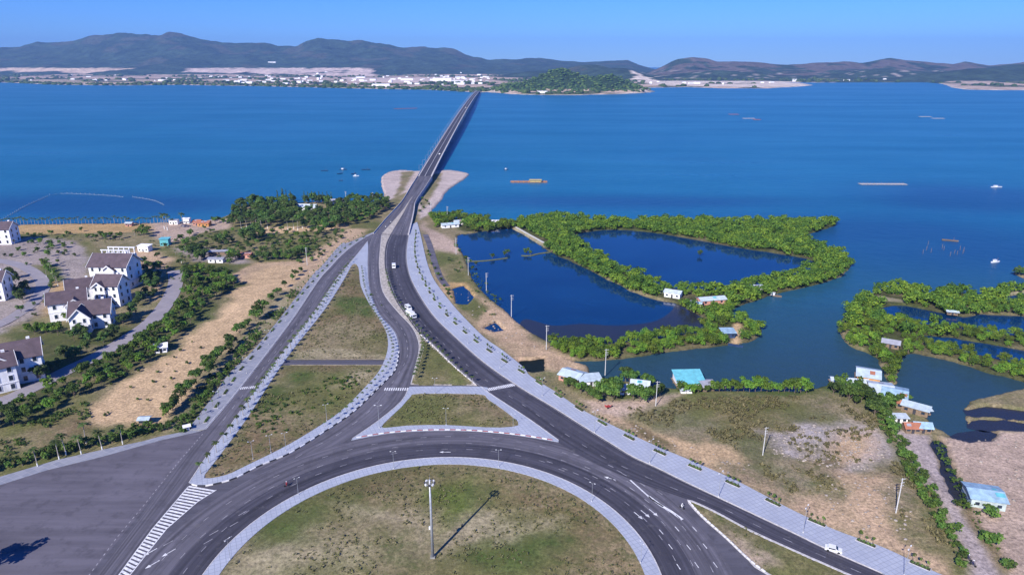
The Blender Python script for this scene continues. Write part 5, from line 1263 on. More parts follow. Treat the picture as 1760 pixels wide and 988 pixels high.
# concrete power poles
pp = thing('power_pole', 'x', 'power pole')
MB().tube([(0, 0, -.2), (0, 0, 12)], [.2, .12], 8).build('shaft', M_CONC, pp)
for z in (11.6, 10.4, 9.4):
    a = MB().cbox((.3, 0, z), 1.9 if z > 11 else 1.3, .14, .14).build('crossarm', M_CONC, pp)
    for q in (-.5, .3, 1.1):
        if z < 11 and q < 0: continue
        CH_OF.setdefault(a.name, []).append(link('insulator', MB().tube([(q, 0, z+.07), (q, 0, z+.32)], [.07, .04], 6).mesh('insulator', M_DARK), a))
POLES = [(939,600,'power pole at the near left corner of the large fish pond'),(879,543,'power pole on the large pond left bank, beside a reddish sandy clearing'),(836,502,'power pole on the large pond left bank, right of the square pool'),(805,473,'power pole on the large pond left bank, beside the thin dam'),(784,437,'power pole by the upper left corner of the large fish pond'),(1040,643,'power pole standing above the trees between the roadside huts, at the channel edge'),(1127,697,'concrete pole with slanting struts beside the trees at the roadside huts'),(1311,781,'weathered concrete pole in the middle of the scrub field'),(1540,880,'concrete pole on the sandy slope left of the hedge along the dirt road'),(769,378,'power pole by the pale roofed sheds near the bridge start'),(741,368,'power pole at the corner of the stone apron right of the bridge'),(641,352,'pale pole rising from the wood near the bridge embankment'),(595,350,'pale pole rising from the middle of the shore wood'),(528,455,'grey pole beside the pinkish bare ground above the left road')]
for i, (px, py, lb) in enumerate(POLES):
    x, y = P(px, py); s_ = 1.0 if i not in (6, 7) else .9
    if i == 0: pp.location = (x, y, 0); pp.rotation_euler = (0, 0, .2); pp['label'] = lb
    else: dup(pp, (x, y, -.2), random.uniform(-.3, .6), s_, lb)

# ------------------------------------------------------------------ villas
def villa(px, py, rz, wd, dp, hh, label, wings=(), terrace=False, roof_h=3.2, storeys=3, s=1.0):
    x, y = P(px, py); t = thing('villa', label, 'house', (x, y, -.1), rz); t.scale = (s*1.38,)*3
    def block(x0, x1, y0, y1, h, axis, rh, nm='wall', gable=True):
        mb = MB()
        if axis == 'x':
            ym = (y0+y1)/2; mb.prism([(y0, 0), (y1, 0), (y1, h), (ym, h+rh), (y0, h)], 'x', x0, x1)
        else:
            xm = (x0+x1)/2; mb.prism([(x0, 0), (x1, 0), (x1, h), (xm, h+rh), (x0, h)], 'y', y0, y1)
        mb.build('wall', M_WHITE, t)
        ov = .6; th = .22; rf = MB()
        if axis == 'x':
            hw = (y1-y0)/2; k = rh/hw
            for sg in (-1, 1):
                e = ym+sg*(hw+ov); ze = h-k*ov
                rf.prism([(ym, h+rh+.02), (e, ze+.02), (e, ze+th), (ym, h+rh+th+.08)], 'x', x0-ov, x1+ov)
        else:
            hw = (x1-x0)/2; k = rh/hw
            for sg in (-1, 1):
                e = xm+sg*(hw+ov); ze = h-k*ov
                rf.prism([(xm, h+rh+.02), (e, ze+.02), (e, ze+th), (xm, h+rh+th+.08)], 'y', y0-ov, y1+ov)
        r_ = rf.build('roof', M_TILE, t)
        def bb(pf, ax, e0):
            q = MB().prism(pf, ax, e0, e0+.13); CH_OF.setdefault(r_.name, []).append(link('bargeboard', q.mesh('bargeboard', M_FRAME), r_))
        if axis == 'x':
            for xe in (x0-ov-.12, x1+ov+.01):
                for sg in (-1, 1):
                    e = ym+sg*(hw+ov+.05); bb([(ym, h+rh-.1), (e, h-k*ov-.2), (e, h-k*ov+.32), (ym, h+rh+.45)], 'x', xe)
        else:
            for ye in (y0-ov-.12, y1+ov+.01):
                for sg in (-1, 1):
                    e = xm+sg*(hw+ov+.05); bb([(xm, h+rh-.1), (e, h-k*ov-.2), (e, h-k*ov+.32), (xm, h+rh+.45)], 'y', ye)
    def win(cx, cy, cz, ax, sgn, w_=1.0, h_=1.5):
        f = MB(); g_ = MB(); d = .09
        if ax == 'y': f.box(cx-w_/2-.15, cx+w_/2+.15, min(cy, cy+sgn*d), max(cy, cy+sgn*d), cz-h_/2-.15, cz+h_/2+.15); g_.box(cx-w_/2, cx+w_/2, min(cy+sgn*d*.5, cy+sgn*(d+.02)), max(cy+sgn*d*.5, cy+sgn*(d+.02)), cz-h_/2, cz+h_/2)
        else: f.box(min(cx, cx+sgn*d), max(cx, cx+sgn*d), cy-w_/2-.15, cy+w_/2+.15, cz-h_/2-.15, cz+h_/2+.15); g_.box(min(cx+sgn*d*.5, cx+sgn*(d+.02)), max(cx+sgn*d*.5, cx+sgn*(d+.02)), cy-w_/2, cy+w_/2, cz-h_/2, cz+h_/2)
        fo = f.build('window', M_FRAME, t); CH_OF.setdefault(fo.name, []).append(link('pane', g_.mesh('pane', M_GLASS), fo))
    block(-wd/2, wd/2, -dp/2, dp/2, hh, 'x', roof_h)
    st = hh/storeys
    for k in range(storeys):
        z = st*(k+.55)
        nx = max(2, int(wd/3.2))
        for i in range(nx):
            cx = -wd/2+wd*(i+.5)/nx
            if not any(w_[0]-w_[2]/2-.3 < cx < w_[0]+w_[2]/2+.3 for w_ in wings): win(cx, -dp/2, z, 'y', -1)
        for sg in (-1, 1):
            for cy in (-dp/4, dp/4): win(sg*wd/2, cy, z, 'x', sg)
        # string course
    MB().box(-wd/2-.12, wd/2+.12, -dp/2-.12, dp/2+.12, st-.1, st+.1).build('string_course', M_FRAME, t)
    for (cx, ww, w2, dd, h2) in [(w_[0], w_[1], w_[2], w_[3], w_[4]) for w_ in wings]:
        block(cx-w2/2, cx+w2/2, -dp/2-dd, -dp/2+2.0, h2, 'y', ww)
        for k in range(int(h2/st+.3)):
            for q in (-w2/4, w2/4): win(cx+q, -dp/2-dd, st*(k+.55), 'y', -1, .9)
            for sg in (-1, 1): win(cx+sg*w2/2, -dp/2-dd/2, st*(k+.55), 'x', sg, .8)
        # balcony
        MB().box(cx-w2/2+.4, cx+w2/2-.4, -dp/2-dd-1.3, -dp/2-dd-.1, st-.12, st+.12).build('balcony', M_FRAME, t)
        MB().box(cx-w2/2+.4, cx+w2/2-.4, -dp/2-dd-1.3, -dp/2-dd-1.18, st+.13, st+1.0).build('balustrade', M_FRAME, t)
    if terrace:
        MB().box(-wd/2-2.2, wd*.2, dp/2-3, dp/2+6, 0, hh+1.4).build('wall', M_WHITE, t)
        z = hh+1.4
        for x_ in np.linspace(-wd/2-.6, wd*.2-.4, 6):
            for y_ in (dp/2+.6, dp/2+5.4): MB().box(x_-.2, x_+.2, y_-.2, y_+.2, z+.01, z+2.4).build('pergola_post', M_FRAME, t)
        MB().box(-wd/2-1.0, wd*.2, dp/2+.1, dp/2+.8, z+2.41, z+2.8).build('pergola_beam', M_FRAME, t)
        MB().box(-wd/2-1.0, wd*.2, dp/2+5.2, dp/2+5.9, z+2.41, z+2.8).build('pergola_beam', M_FRAME, t)
        MB().box(-wd/2-.7, wd*.2-.3, dp/2+1, dp/2+5, z+.01, z+.06).build('terrace_floor', M_GREYR, t)
    MB().cbox((wd*.3, dp*.12, hh+roof_h*.95), .9, .9, 1.6).build('chimney', M_WHITE, t)
    return t
villa(204,491,R(-3),16.5,11,10.5,'largest white villa, with a brown gable roof and pergola terrace behind', wings=[(1.0,1.6,4.5,1.2,9.2)], terrace=True, roof_h=4.0)
villa(197,521,R(-3),10,8,9,'white three storey villa with a brown roof, directly before the largest villa', wings=[(-2.0,1.6,4.5,1.2,8.6)], roof_h=3.2)
villa(143,520,R(30),9,7,7.5,'white villa with a dark brown roof wedged behind the leftmost villa of the cluster', roof_h=2.6, storeys=3)
villa(122,543,R(28),12.5,9,7.2,'white villa with stepped brown roofs and roof windows, leftmost of the villa cluster', wings=[(2.5,2.2,6,2.5,6.2)], roof_h=3.0, storeys=2)
villa(163,558,R(18),13,9,6.0,'lower white villa with crossing brown roofs at the front of the villa cluster', wings=[(-2.5,3.2,6.5,3.5,5.8)], roof_h=3.6, storeys=2)
villa(36,650,R(32),13,9,8.5,'white villa with a wide brown roof and shaded blue front beside the village street', wings=[(-3.0,1.8,5.0,2.0,8.0)], roof_h=3.6)
villa(-2,667,R(40),10,9,8.0,'white villa cut by the left picture edge, beside the village street', roof_h=2.6)
villa(10,417,R(6),11,9,8.5,'lone white villa with a dark roof at the left edge near the promenade palms', roof_h=3.0)
villa(-5,512,R(12),10,9,8.5,'white villa wall at the left edge beside the dark garden trees', roof_h=3.0)

# ------------------------------------------------------------------ huts and sheds
def hut(px, py, rz, wd, dp, hh, rm, wm, label, kind='gable', rh=1.2, name='hut', cat='hut', stilts=False, z=0.0, door=True):
    x, y = P(px, py); t = thing(name, label, cat, (x, y, z), rz); z0 = 1.0 if stilts else -.1
    if stilts:
        for i, xx in enumerate(np.linspace(-wd/2+.3, wd/2-.3, 4)):
            for yy in (-dp/2+.3, dp/2-.3): MB().tube([(xx, yy, -2.5), (xx, yy, z0)], .12, 6).build('stilt', M_WOOD, t)
        MB().box(-wd/2-.6, wd/2+.6, -dp/2-.6, dp/2+.6, z0-.2, z0-.01).build('deck', M_WOOD, t)
    mb = MB()
    if kind == 'gable': mb.prism([(-dp/2, z0), (dp/2, z0), (dp/2, hh), (0, hh+rh), (-dp/2, hh)], 'x', -wd/2, wd/2)
    else: mb.prism([(-dp/2, z0), (dp/2, z0), (dp/2, hh+rh), (-dp/2, hh)], 'x', -wd/2, wd/2)
    mb.build('wall', wm, t)
    rf = MB(); ov = .6; k = rh/(dp/2 if kind == 'gable' else dp)
    if kind == 'gable':
        for sg in (-1, 1):
            e = sg*(dp/2+ov); ze = hh-k*ov; rf.prism([(0, hh+rh+.02), (e, ze+.02), (e, ze+.1), (0, hh+rh+.12)], 'x', -wd/2-ov, wd/2+ov)
    else: rf.prism([(-dp/2-ov, hh-k*ov+.02), (dp/2+ov, hh+rh+k*ov+.02), (dp/2+ov, hh+rh+k*ov+.1), (-dp/2-ov, hh-k*ov+.1)], 'x', -wd/2-ov, wd/2+ov)
    rf.build('roof', rm, t)
    for i_ in range(2 if wd > 4 and kind == 'gable' else 0):
        sg = random.choice((-1, 1)); u0 = random.uniform(.05, .4); u1 = u0+random.uniform(.3, .5); xa = random.uniform(-wd/2, wd/2-2); xb = xa+random.uniform(1.2, 2.6)
        q0, q1 = sg*dp/2*u0, sg*dp/2*u1; za, zb = hh+rh*(1-u0)+.16, hh+rh*(1-u1)+.16
        MB().prism([(q0, za), (q1, zb), (q1, zb+.04), (q0, za+.04)], 'x', xa, xb).build('roof_patch', random.choice([M_RUST, M_GREYR, M_CYAN, M_PALE]) if rm in (M_PALE, M_PALEY, M_BLUER) else M_GREYR, t)
    if door: MB().box(-.5, .5, -dp/2-.06, -dp/2-.005, z0+.02, min(hh-.1, z0+2.0)).build('door', M_DARK, t)
    for q in (-wd*.32, wd*.32): MB().box(q-.6, q+.6, -dp/2-.06, -dp/2-.005, z0+.9, min(hh-.15, z0+1.9)).build('window', M_GLASS, t)
    return t
hut(984,651,R(-35),9,8,2.6,M_PALE,M_PINKW,'hut with a pale blue sheet roof closest to the right pavement')
hut(1013,659,R(12),9,5,2.4,M_PALE,M_WHITE,'long hut with a pale roof just left of the big round tree',kind='lean',rh=.8)
hut(1100,668,R(-15),7,6,2.8,M_PALEY,M_WHITE,'hut with a hipped pale grey roof right of the big round tree')
hut(1073,674,R(5),4,4,2.4,M_PALEY,M_WHITE,'tiny hut with a white roof between two green trees')
hut(1183,661,R(3),11,9,2.8,M_CYAN,M_WHITE,'stilt hut with a bright turquoise roof on the channel bank',kind='lean',rh=1.8,stilts=True)
hut(1212,667,R(15),5,6,2.4,M_GREYR,M_WOOD,'small hut with a dull grey roof leaning on the turquoise roofed one')
hut(1179,674,R(0),4.5,1.8,1.6,M_PALE,M_WHITE,'low white shelter in the trees below the turquoise roof',kind='lean',rh=.3,door=False)
hut(1458,661,R(-10),14,3.6,2.4,M_PALEY,M_WHITE,'long narrow stilt house with a white roof at the channel mouth',stilts=True,rh=.7)
hut(1490,655,R(-25),8.5,10,4.0,M_PALE,M_ORANGEW,'tall stilt house with a pale cyan roof, highest of the white roofed group',rh=1.5,stilts=True)
hut(1512,676,R(-20),8.5,11,2.8,M_PALEY,M_WHITE,'stilt house with a white roof in the middle of the channel mouth group',stilts=True)
hut(1536,684,R(-30),8.5,11,2.8,M_BLUER,M_PINKW,'stilt house with a bluish white roof at the right of the channel mouth group',stilts=True)
hut(1556,702,R(-42),6,3,2.4,M_RUST,M_WOOD,'small rusty roofed shack beside the bluish white roof',rh=.6)
hut(1572,709,R(-40),9,2.8,2.6,M_PALE,M_WOOD,'long narrow lean-to with a pale roof and deep shadow on the bank',kind='lean',rh=.7)
hut(1590,712,R(0),3.6,1.2,2.0,M_PALE,M_WOOD,'tiny pale lean-to at the water edge',kind='lean',rh=.3,door=False)
hut(1541,724,R(-3),6.5,2.6,2.2,M_PALEY,M_WHITE,'low white roofed stall standing at the head of the dirt road',kind='lean',rh=.3,name='stall',cat='stall')
hut(1565,740,R(-4),5,3.4,2.2,M_RUST,M_WOOD,'shack with a red roof at the head of the dirt road')
hut(1583,740,R(-8),5.5,3.6,2.4,M_BLUER,M_WOOD,'shack with a blue grey roof right of the red roofed one')
hut(1157,509,R(-28),9,6,3.0,M_PALEY,M_WHITE,'white walled house with dark windows on the dyke between the fish ponds',rh=.9)
hut(1222,520,R(12),15,6,2.6,M_PALE,M_PINKW,'long house with a pale cyan roof on the dyke between the fish ponds',rh=1.0)
hut(1196,526,R(-28),6,3.5,2.2,M_PALEY,M_WHITE,'small white shed left of the long cyan roofed house on the dyke',rh=.5)
hut(1137,503,R(0),2.5,2.5,2.0,M_PALEY,M_WHITE,'tiny white hut at the left end of the dyke houses',rh=.4)
hut(1250,577,R(0),6,5.5,2.6,M_BLUER,M_BOATB,'blue grey shack beside the sandy yard on the pond bank',kind='lean',rh=.4)
hut(1300,497,R(8),6,3.2,2.2,M_PALEY,M_WHITE,'small white roofed hut hidden in the mangroves right of the dyke houses',rh=.5)
hut(773,390,R(20),14,6,2.6,M_PALE,M_WHITE,'long shed with a pale cyan roof beside the start of the bridge',rh=.9,name='shed',cat='shed')
hut(790,385,R(20),9,5,2.6,M_PALE,M_WHITE,'shorter shed with a pale roof behind the long shed near the bridge',rh=.9,name='shed',cat='shed')
hut(851,386,R(0),6,4,3.0,M_WHITE,M_WHITE,'small white house at the upper bank of the large fish pond',rh=.8,name='house',cat='house')
hut(1530,596,R(-30),7,4,2.6,M_GREYR,M_WOOD,'grey roofed hut hidden in the mangroves of the right dyke')
hut(1636,540,R(-20),5,2.5,1.8,M_PALE,M_WOOD,'low grey hut at the corner of the narrow right pond',rh=.4)
hut(528,362,R(-6),18,8,4.0,M_PALEY,M_WHITE,'white roofed house inside the wood left of the bridge',rh=2.0,name='house',cat='house')
hut(577,350,R(6),16,6,3.2,M_GREYR,M_WHITE,'pale grey roofed house behind the wood at the water edge',rh=1.4,name='house',cat='house')
hut(285,421,R(5),6,5,5.0,M_CYAN,M_TEAL,'small turquoise block house beyond the villas',rh=.2,kind='lean',name='house',cat='house')
hut(250,431,R(-8),8,5,4.0,M_WHITE,M_WHITE,'low white house directly behind the largest villa',rh=.3,kind='lean',name='house',cat='house')
hut(278,603,R(20),5,4.5,2.8,M_WHITE,M_WHITE,'small white hut alone at the edge of the sandy lot',rh=1.2)
hut(250,727,R(4),3.4,2.6,2.2,M_PALE,M_WOOD,'tiny blue white roofed stall at the lower end of the sandy lot',rh=.4,name='stall',cat='stall')
hut(378,437,R(8),14,4.5,2.6,M_GREYR,M_WOOD,'long low shed with a grey roof among the garden trees',rh=.6,name='shed',cat='shed')
hut(373,450,R(-2),10,4.5,2.6,M_GREYR,M_WHITE,'second low grey roofed shed, in front of the long one',rh=.6,name='shed',cat='shed')
hut(422,442,R(0),9,5,2.8,M_RUST,M_PINKW,'brownish roofed shed beside the dense tree row',rh=.5,name='shed',cat='shed')
hut(352,388,R(0),9,6,3.0,M_RUST,M_ORANGEW,'orange house on the shore left of the wood',rh=1.2,name='house',cat='house')
hut(340,386,R(0),6,5,3.0,M_RUST,M_PINKW,'pink house next to the orange one on the shore',rh=1.2,name='house',cat='house')
hut(322,383,R(0),5,4,4.0,M_WHITE,M_WHITE,'small white house on the shore left of the pink house',rh=.4,name='house',cat='house')
hut(300,385,R(0),7,4,3.6,M_GREYR,M_WHITE,'pale shelter on the shore near the two lone palms',rh=.4,name='house',cat='house')
hut(223,388,R(0),5,4,2.5,M_PALEY,M_PINKW,'tiny pinkish hut behind the promenade palm row',rh=.6)
hut(322,739,R(30),1.6,1.0,1.4,M_WHITE,M_WHITE,'small white cabinet at the lower end of the left pavement',rh=.1,kind='lean',name='utility_cabinet',cat='cabinet',z=.25,door=False)
o = hut(1689,860,R(-16),9.2,8.5,3.0,M_BLUER,mat('pale_sheet_wall', (.42, .5, .5), .7, .25, .8),'large shack with a patched pale blue roof, alone at the lower right',rh=.9,stilts=False)
MB().tube([(-5.4, -4.9, 3.0), (-5.4, 4.9, 3.1)], .12, 6).build('gutter', M_DARK, o)
hut(1672,848,R(-16),1.8,2.6,1.6,M_BLUER,M_BOATB,'small blue lean-to against the large patched shack',rh=.2,kind='lean',name='lean_to',cat='lean-to',door=False)

# causeway between the two ponds, pond fence lines and weirs
def logs(name, px, label, cat, w_=.9, z=-.5, m=M_CONC, h_=.5):
    mb = MB(); pts = world(px, 4)
    for a, b in zip(pts, pts[1:]):
        c = ((a[0]+b[0])/2, (a[1]+b[1])/2, z+h_/2); mb.cbox(c, math.dist(a, b)+.05, w_, h_, math.atan2(b[1]-a[1], b[0]-a[0]))
    return tag(mb.build(name, m), label, cat)
logs('pond_wall', [(884,389),(900,398),(920,409),(936,418)], 'pale concrete wall along the upper right edge of the large fish pond', 'wall', 1.2, -1.2, M_CONC, 1.5)
logs('pond_dam', [(804,447),(830,446),(850,444),(872,441)], 'left piece of thin earth dam in the upper part of the large pond', 'dam', 1.4, -1.5, mat('earth_dam', (.13, .14, .06), .95, .3, .5), .75)
logs('pond_dam', [(896,437),(912,437),(925,434),(946,431)], 'second piece of thin earth dam in the large pond, right of the gap', 'dam', 1.6, -1.5, MATS['earth_dam'], .75)
for px, lb in (([(2,376),(20,366),(45,352),(72,340),(85,334)], 'line of net stakes slanting out from the shore at the far left'), ([(85,334),(110,331),(140,332),(180,334),(212,337)], 'middle stretch of the curved line of net stakes in the bay'), ([(228,337),(255,341),(270,345),(284,352)], 'right stretch of the curved line of net stakes in the bay')):
    mb = MB()
    for x, y, a in along(px, 5.5): mb.tube([(x, y, -3), (x+random.uniform(-.2, .2), y, random.uniform(-.2, .6))], .14, 5)
    c = [(q[0], q[1], -.9) for q in along(px, 5.5)]; mb.tube(c, .12, 4); tag(mb.build('net_stakes', mat('net_grey', (.3, .36, .42), .8, .2, 1)), lb, 'net stakes')
stk = None
for i, (px, py) in enumerate([(1595,421),(1592,430),(1586,436),(1619,427),(1622,430),(1640,436),(1645,438),(1655,436),(1657,432),(1650,430),(1600,434),(1633,440)]):
    x, y = P(px, py, -1.2)
    me = MB().tube([(0, 0, -2), (.15, 0, 3.2)], .12, 5).mesh('stake', M_WOOD) if stk is None else stk.data
    o = link('stake', me, None, (x, y, -1.2)); o.rotation_euler = (random.uniform(-.1, .1), random.uniform(-.1, .1), random.uniform(0, 6)); stk = stk or o
    tag(o, 'thin wooden stake standing in the bay below the moored boat on the right', 'stake', 'stakes in the bay at the right')

# ------------------------------------------------------------------ boats and rafts
def boat(px, py, rz, ln, hm, cm, label, canopy=True, group=None):
    x, y = P(px, py, -1.2); t = thing('fishing_boat', label, 'boat', (x, y, -1.2), rz, group); mb = MB(); n = 9; w_ = ln*.14
    for i in range(n):
        u = i/(n-1); k = math.sin(math.pi*min(1, u*.85+.15))**.6 if u < .98 else .08; zz = .25+.9*(abs(u-.45))**2*2
        X = (u-.5)*ln; mb.v += [(X, -w_*k, .55+zz*.5), (X, -w_*.6*k, -.3), (X, w_*.6*k, -.3), (X, w_*k, .55+zz*.5)]
    for i in range(n-1):
        q = 4*i
        for j in range(3): mb.f.append((q+j, q+j+1, q+j+5, q+j+4))
        mb.f.append((q, q+3, q+7, q+4))
    mb.f += [(0, 1, 2, 3), tuple(4*(n-1)+j for j in (3, 2, 1, 0))]
    mb.build('hull', hm, t)
    if canopy:
        MB().cbox((-ln*.12, 0, 1.3), ln*.28, w_*1.3, 1.3).build('cabin', cm, t); MB().cbox((-ln*.12, 0, 2.02), ln*.34, w_*1.7, .12).build('cabin_roof', cm, t)
    MB().tube([(ln*.2, 0, .5), (ln*.2, 0, 3.4)], .07, 5).build('mast', M_WOOD, t)
    return t
boat(558,294,R(5),9,M_BOATB,M_BOATB,'dark low boat alone at the left of the moored group',False)
boat(590,292,R(8),9,M_BOATB,M_BOATW,'dark boat with a white cabin at the top of the moored group')
boat(584,299,R(50),8,M_BOATB,M_BOATB,'dark boat turned diagonally in the moored group',False)
boat(608,299,R(60),8,M_BOATB,M_BOATB,'dark boat just above the pale blue boat in the moored group',False)
boat(612,303,R(10),7,M_BOATW,M_BOATW,'pale blue white boat nearest the shore in the moored group')
boat(629,292,R(3),11,M_BOATB,M_BOATB,'long dark boat at the right of the moored group, toward the bridge',False)
boat(586,311,R(0),5,M_BOATB,M_BOATB,'faint small boat closest to the wood',False)
boat(1713,322,R(2),12,M_BOATW,M_BOATW,'white boat in the open bay near the right edge')
boat(1633,414,R(-25),11,M_WOOD,M_BOATW,'slim brown boat moored above the stakes on the right',False)
boat(1711,451,R(15),7,M_BOATW,M_BOATW,'grey white boat left of the little tree covered islet')
boat(870,292,R(10),6,M_BOATB,M_BOATW,'small blue boat in open water right of the stone apron')
boat(1331,509,R(-30),8,M_WOOD,M_BOATW,'small wooden boat at the inlet bank below the mangroves')
boat(1264,595,R(-25),7,M_BOATB,M_BOATB,'small blue boat by the sandy landing of the pond bank',False)
def raft(px, py, rz, ln, wd, hm, label, hutm=None, n=3, posts=True):
    x, y = P(px, py, -1.2); t = thing('fishing_raft', label, 'raft', (x, y, -1.2), rz)
    mb = MB()
    for i in range(-n, n+1): mb.cbox((ln*i/(2*n+1), 0, .25), .5, wd, .35)
    for q in (-.45, -.15, .15, .45): mb.cbox((0, wd*q, .5), ln, .5, .2)
    mb.build('frame', hm, t)
    MB().cbox((0, 0, 0), ln*.98, wd*.9, .2).build('floats', M_BOATB, t)
    if hutm:
        MB().cbox((ln*.18, 0, 1.5), ln*.3, wd*.7, 1.7).build('hut', hutm, t); MB().cbox((ln*.18, 0, 2.42), ln*.34, wd*.85, .12).build('hut_roof', hutm, t)
    if posts:
        mb = MB()
        for i in range(-n, n+1): mb.tube([(ln*i/(2*n+1), wd*.4, .3), (ln*i/(2*n+1)+.2, wd*.4, 2.3)], .09, 5)
        mb.build('posts', M_WOOD, t)
    return t
raft(909,313,R(0),42,12,M_ORANGEW,'orange brown fish raft with a yellowish hut, right of the bridge apron',mat('straw_yellow',(.5,.42,.2),.8,.3,1))
raft(1517,317,R(-1),52,8,mat('raft_grey',(.45,.42,.42),.8,.3,1),'long grey white fish raft in the bay above the right hand dykes',None,6)
raft(697,187,R(25),70,18,mat('raft_red',(.30,.10,.09),.8,.3,1),'faint reddish fish raft far out in the bay left of the bridge',None,4,False)
raft(1261,197,R(0),26,16,MATS['raft_red'],'small reddish raft far out in the right bay, left of a pair',None,3,False)
raft(1287,204,R(0),30,12,MATS['raft_grey'],'pale raft far out in the right bay, left one of a touching pair',None,3,False)
raft(1301,206,R(0),18,12,MATS['raft_red'],'reddish raft far out in the right bay, right one of a touching pair',None,3,False)
raft(1590,201,R(0),30,10,MATS['raft_grey'],'thin pale raft far out near the right side of the bay',None,3,False)
raft(1612,204,R(0),30,10,MATS['raft_grey'],'thin pale raft just right of another far out near the right side',None,3,False)

# ------------------------------------------------------------------ vehicles
def car(px, py, rz, body, label, kind='van', name='van', cat='van', z=.15, xyz=None, s=1.0):
    loc = xyz or (*P(px, py), z); t = thing(name, label, cat, loc, rz); t.scale = (s, s, s)
    if kind == 'van': L_, W_, prof = 5.6, 2.0, [(-2.8,.4),(-2.8,2.1),(-2.6,2.35),(1.5,2.35),(2.2,1.45),(2.75,1.2),(2.8,.4)]
    elif kind == 'car': L_, W_, prof = 4.4, 1.8, [(-2.2,.35),(-2.2,.95),(-1.7,1.05),(-1.3,1.45),(.5,1.45),(1.1,1.0),(2.1,.85),(2.2,.35)]
    else: L_, W_, prof = 8.0, 2.4, [(-4.0,.7),(-4.0,3.1),(1.8,3.1),(1.8,.7)]
    def pr(pf, w_): 
        mb = MB(); mb.prism([(a, b) for a, b in pf], 'y', 0, 0); return mb
    mb = MB(); n = len(prof); 
    for yy in (-W_/2, W_/2):
        for a, b in prof: mb.v.append((a, yy, b))
    mb.f += [tuple(range(n)), tuple(range(n, 2*n))[::-1]]+[(i, (i+1) % n, n+(i+1) % n, n+i) for i in range(n)]
    mb.build('body' if kind != 'truck' else 'cargo_box', body, t)
    if kind == 'truck':
        m2 = MB(); m2.box(2.0, 4.0, -1.15, 1.15, .6, 2.5); m2.build('cab', body, t); MB().box(4.0, 4.04, -1.0, 1.0, 1.5, 2.3).build('windscreen', M_GLASS, t); MB().box(-3.8, 3.9, -.5, .5, .45, .68).build('chassis', M_DARK, t)
        wx = (-2.7, 2.8)
    elif kind == 'van':
        for sg in (-1, 1): MB().box(-2.3, 1.4, min(sg*1.0, sg*1.02), max(sg*1.0, sg*1.02), 1.45, 2.1).build('side_window', M_GLASS, t)
        m2 = MB(); m2.add([(1.6,-.85,2.27),(1.6,.85,2.27),(2.22,.85,1.5),(2.22,-.85,1.5)], [(0,1,2,3)]); m2.build('windscreen', M_GLASS, t); MB().box(-2.83, -2.805, -.8, .8, 1.4, 2.0).build('rear_window', M_GLASS, t); wx = (-1.8, 1.8)
    else:
        for sg in (-1, 1): MB().box(-1.3, .5, min(sg*.9, sg*.92), max(sg*.9, sg*.92), 1.0, 1.38).build('side_window', M_GLASS, t)
        m2 = MB(); m2.add([(.56,-.8,1.45),(.56,.8,1.45),(1.13,.8,1.04),(1.13,-.8,1.04)], [(0,1,2,3)]); m2.build('windscreen', M_GLASS, t); wx = (-1.35, 1.35)
    for x_ in wx:
        for sg in (-1, 1):
            r_ = .36 if kind != 'truck' else .48; q = MB(); q.tube([(x_, sg*(W_/2-.24), r_), (x_, sg*(W_/2+.02), r_)], r_, 14); q.build('wheel', M_TYRE, t)
    for sg in (-1, 1): MB().cbox((L_/2+.01 if kind != 'truck' else 4.05, sg*W_*.36, .85), .04, .3, .18).build('headlight', M_LAMPH, t)
    return t
car(677,460,R(100),M_CARW,'white minibus driving down the middle of the main road','van',s=1.15)
car(707,545,R(-55),M_CARW,'white box truck following a van at the left kerb of the main road','truck','truck','truck')
car(702,532,R(-60),M_CARW,'small white van just ahead of the box truck at the left kerb','van')
car(1432,947,R(-25),M_CARW,'white car parked at the kerb of the outgoing road, lower right','car','car','car')
p = bp(330, 3.5, .05); car(0,0,angb,M_CARD,'dark car on the first part of the bridge','car','car','car',xyz=p)
p = bp(170, -3.5, .05); car(0,0,angb,M_CARW,'white car on the bridge near its landward end','car','car','car',xyz=p)
p = bp(1050, -3, .05); car(0,0,angb,M_CARW,'white van far out on the bridge','van',xyz=p)
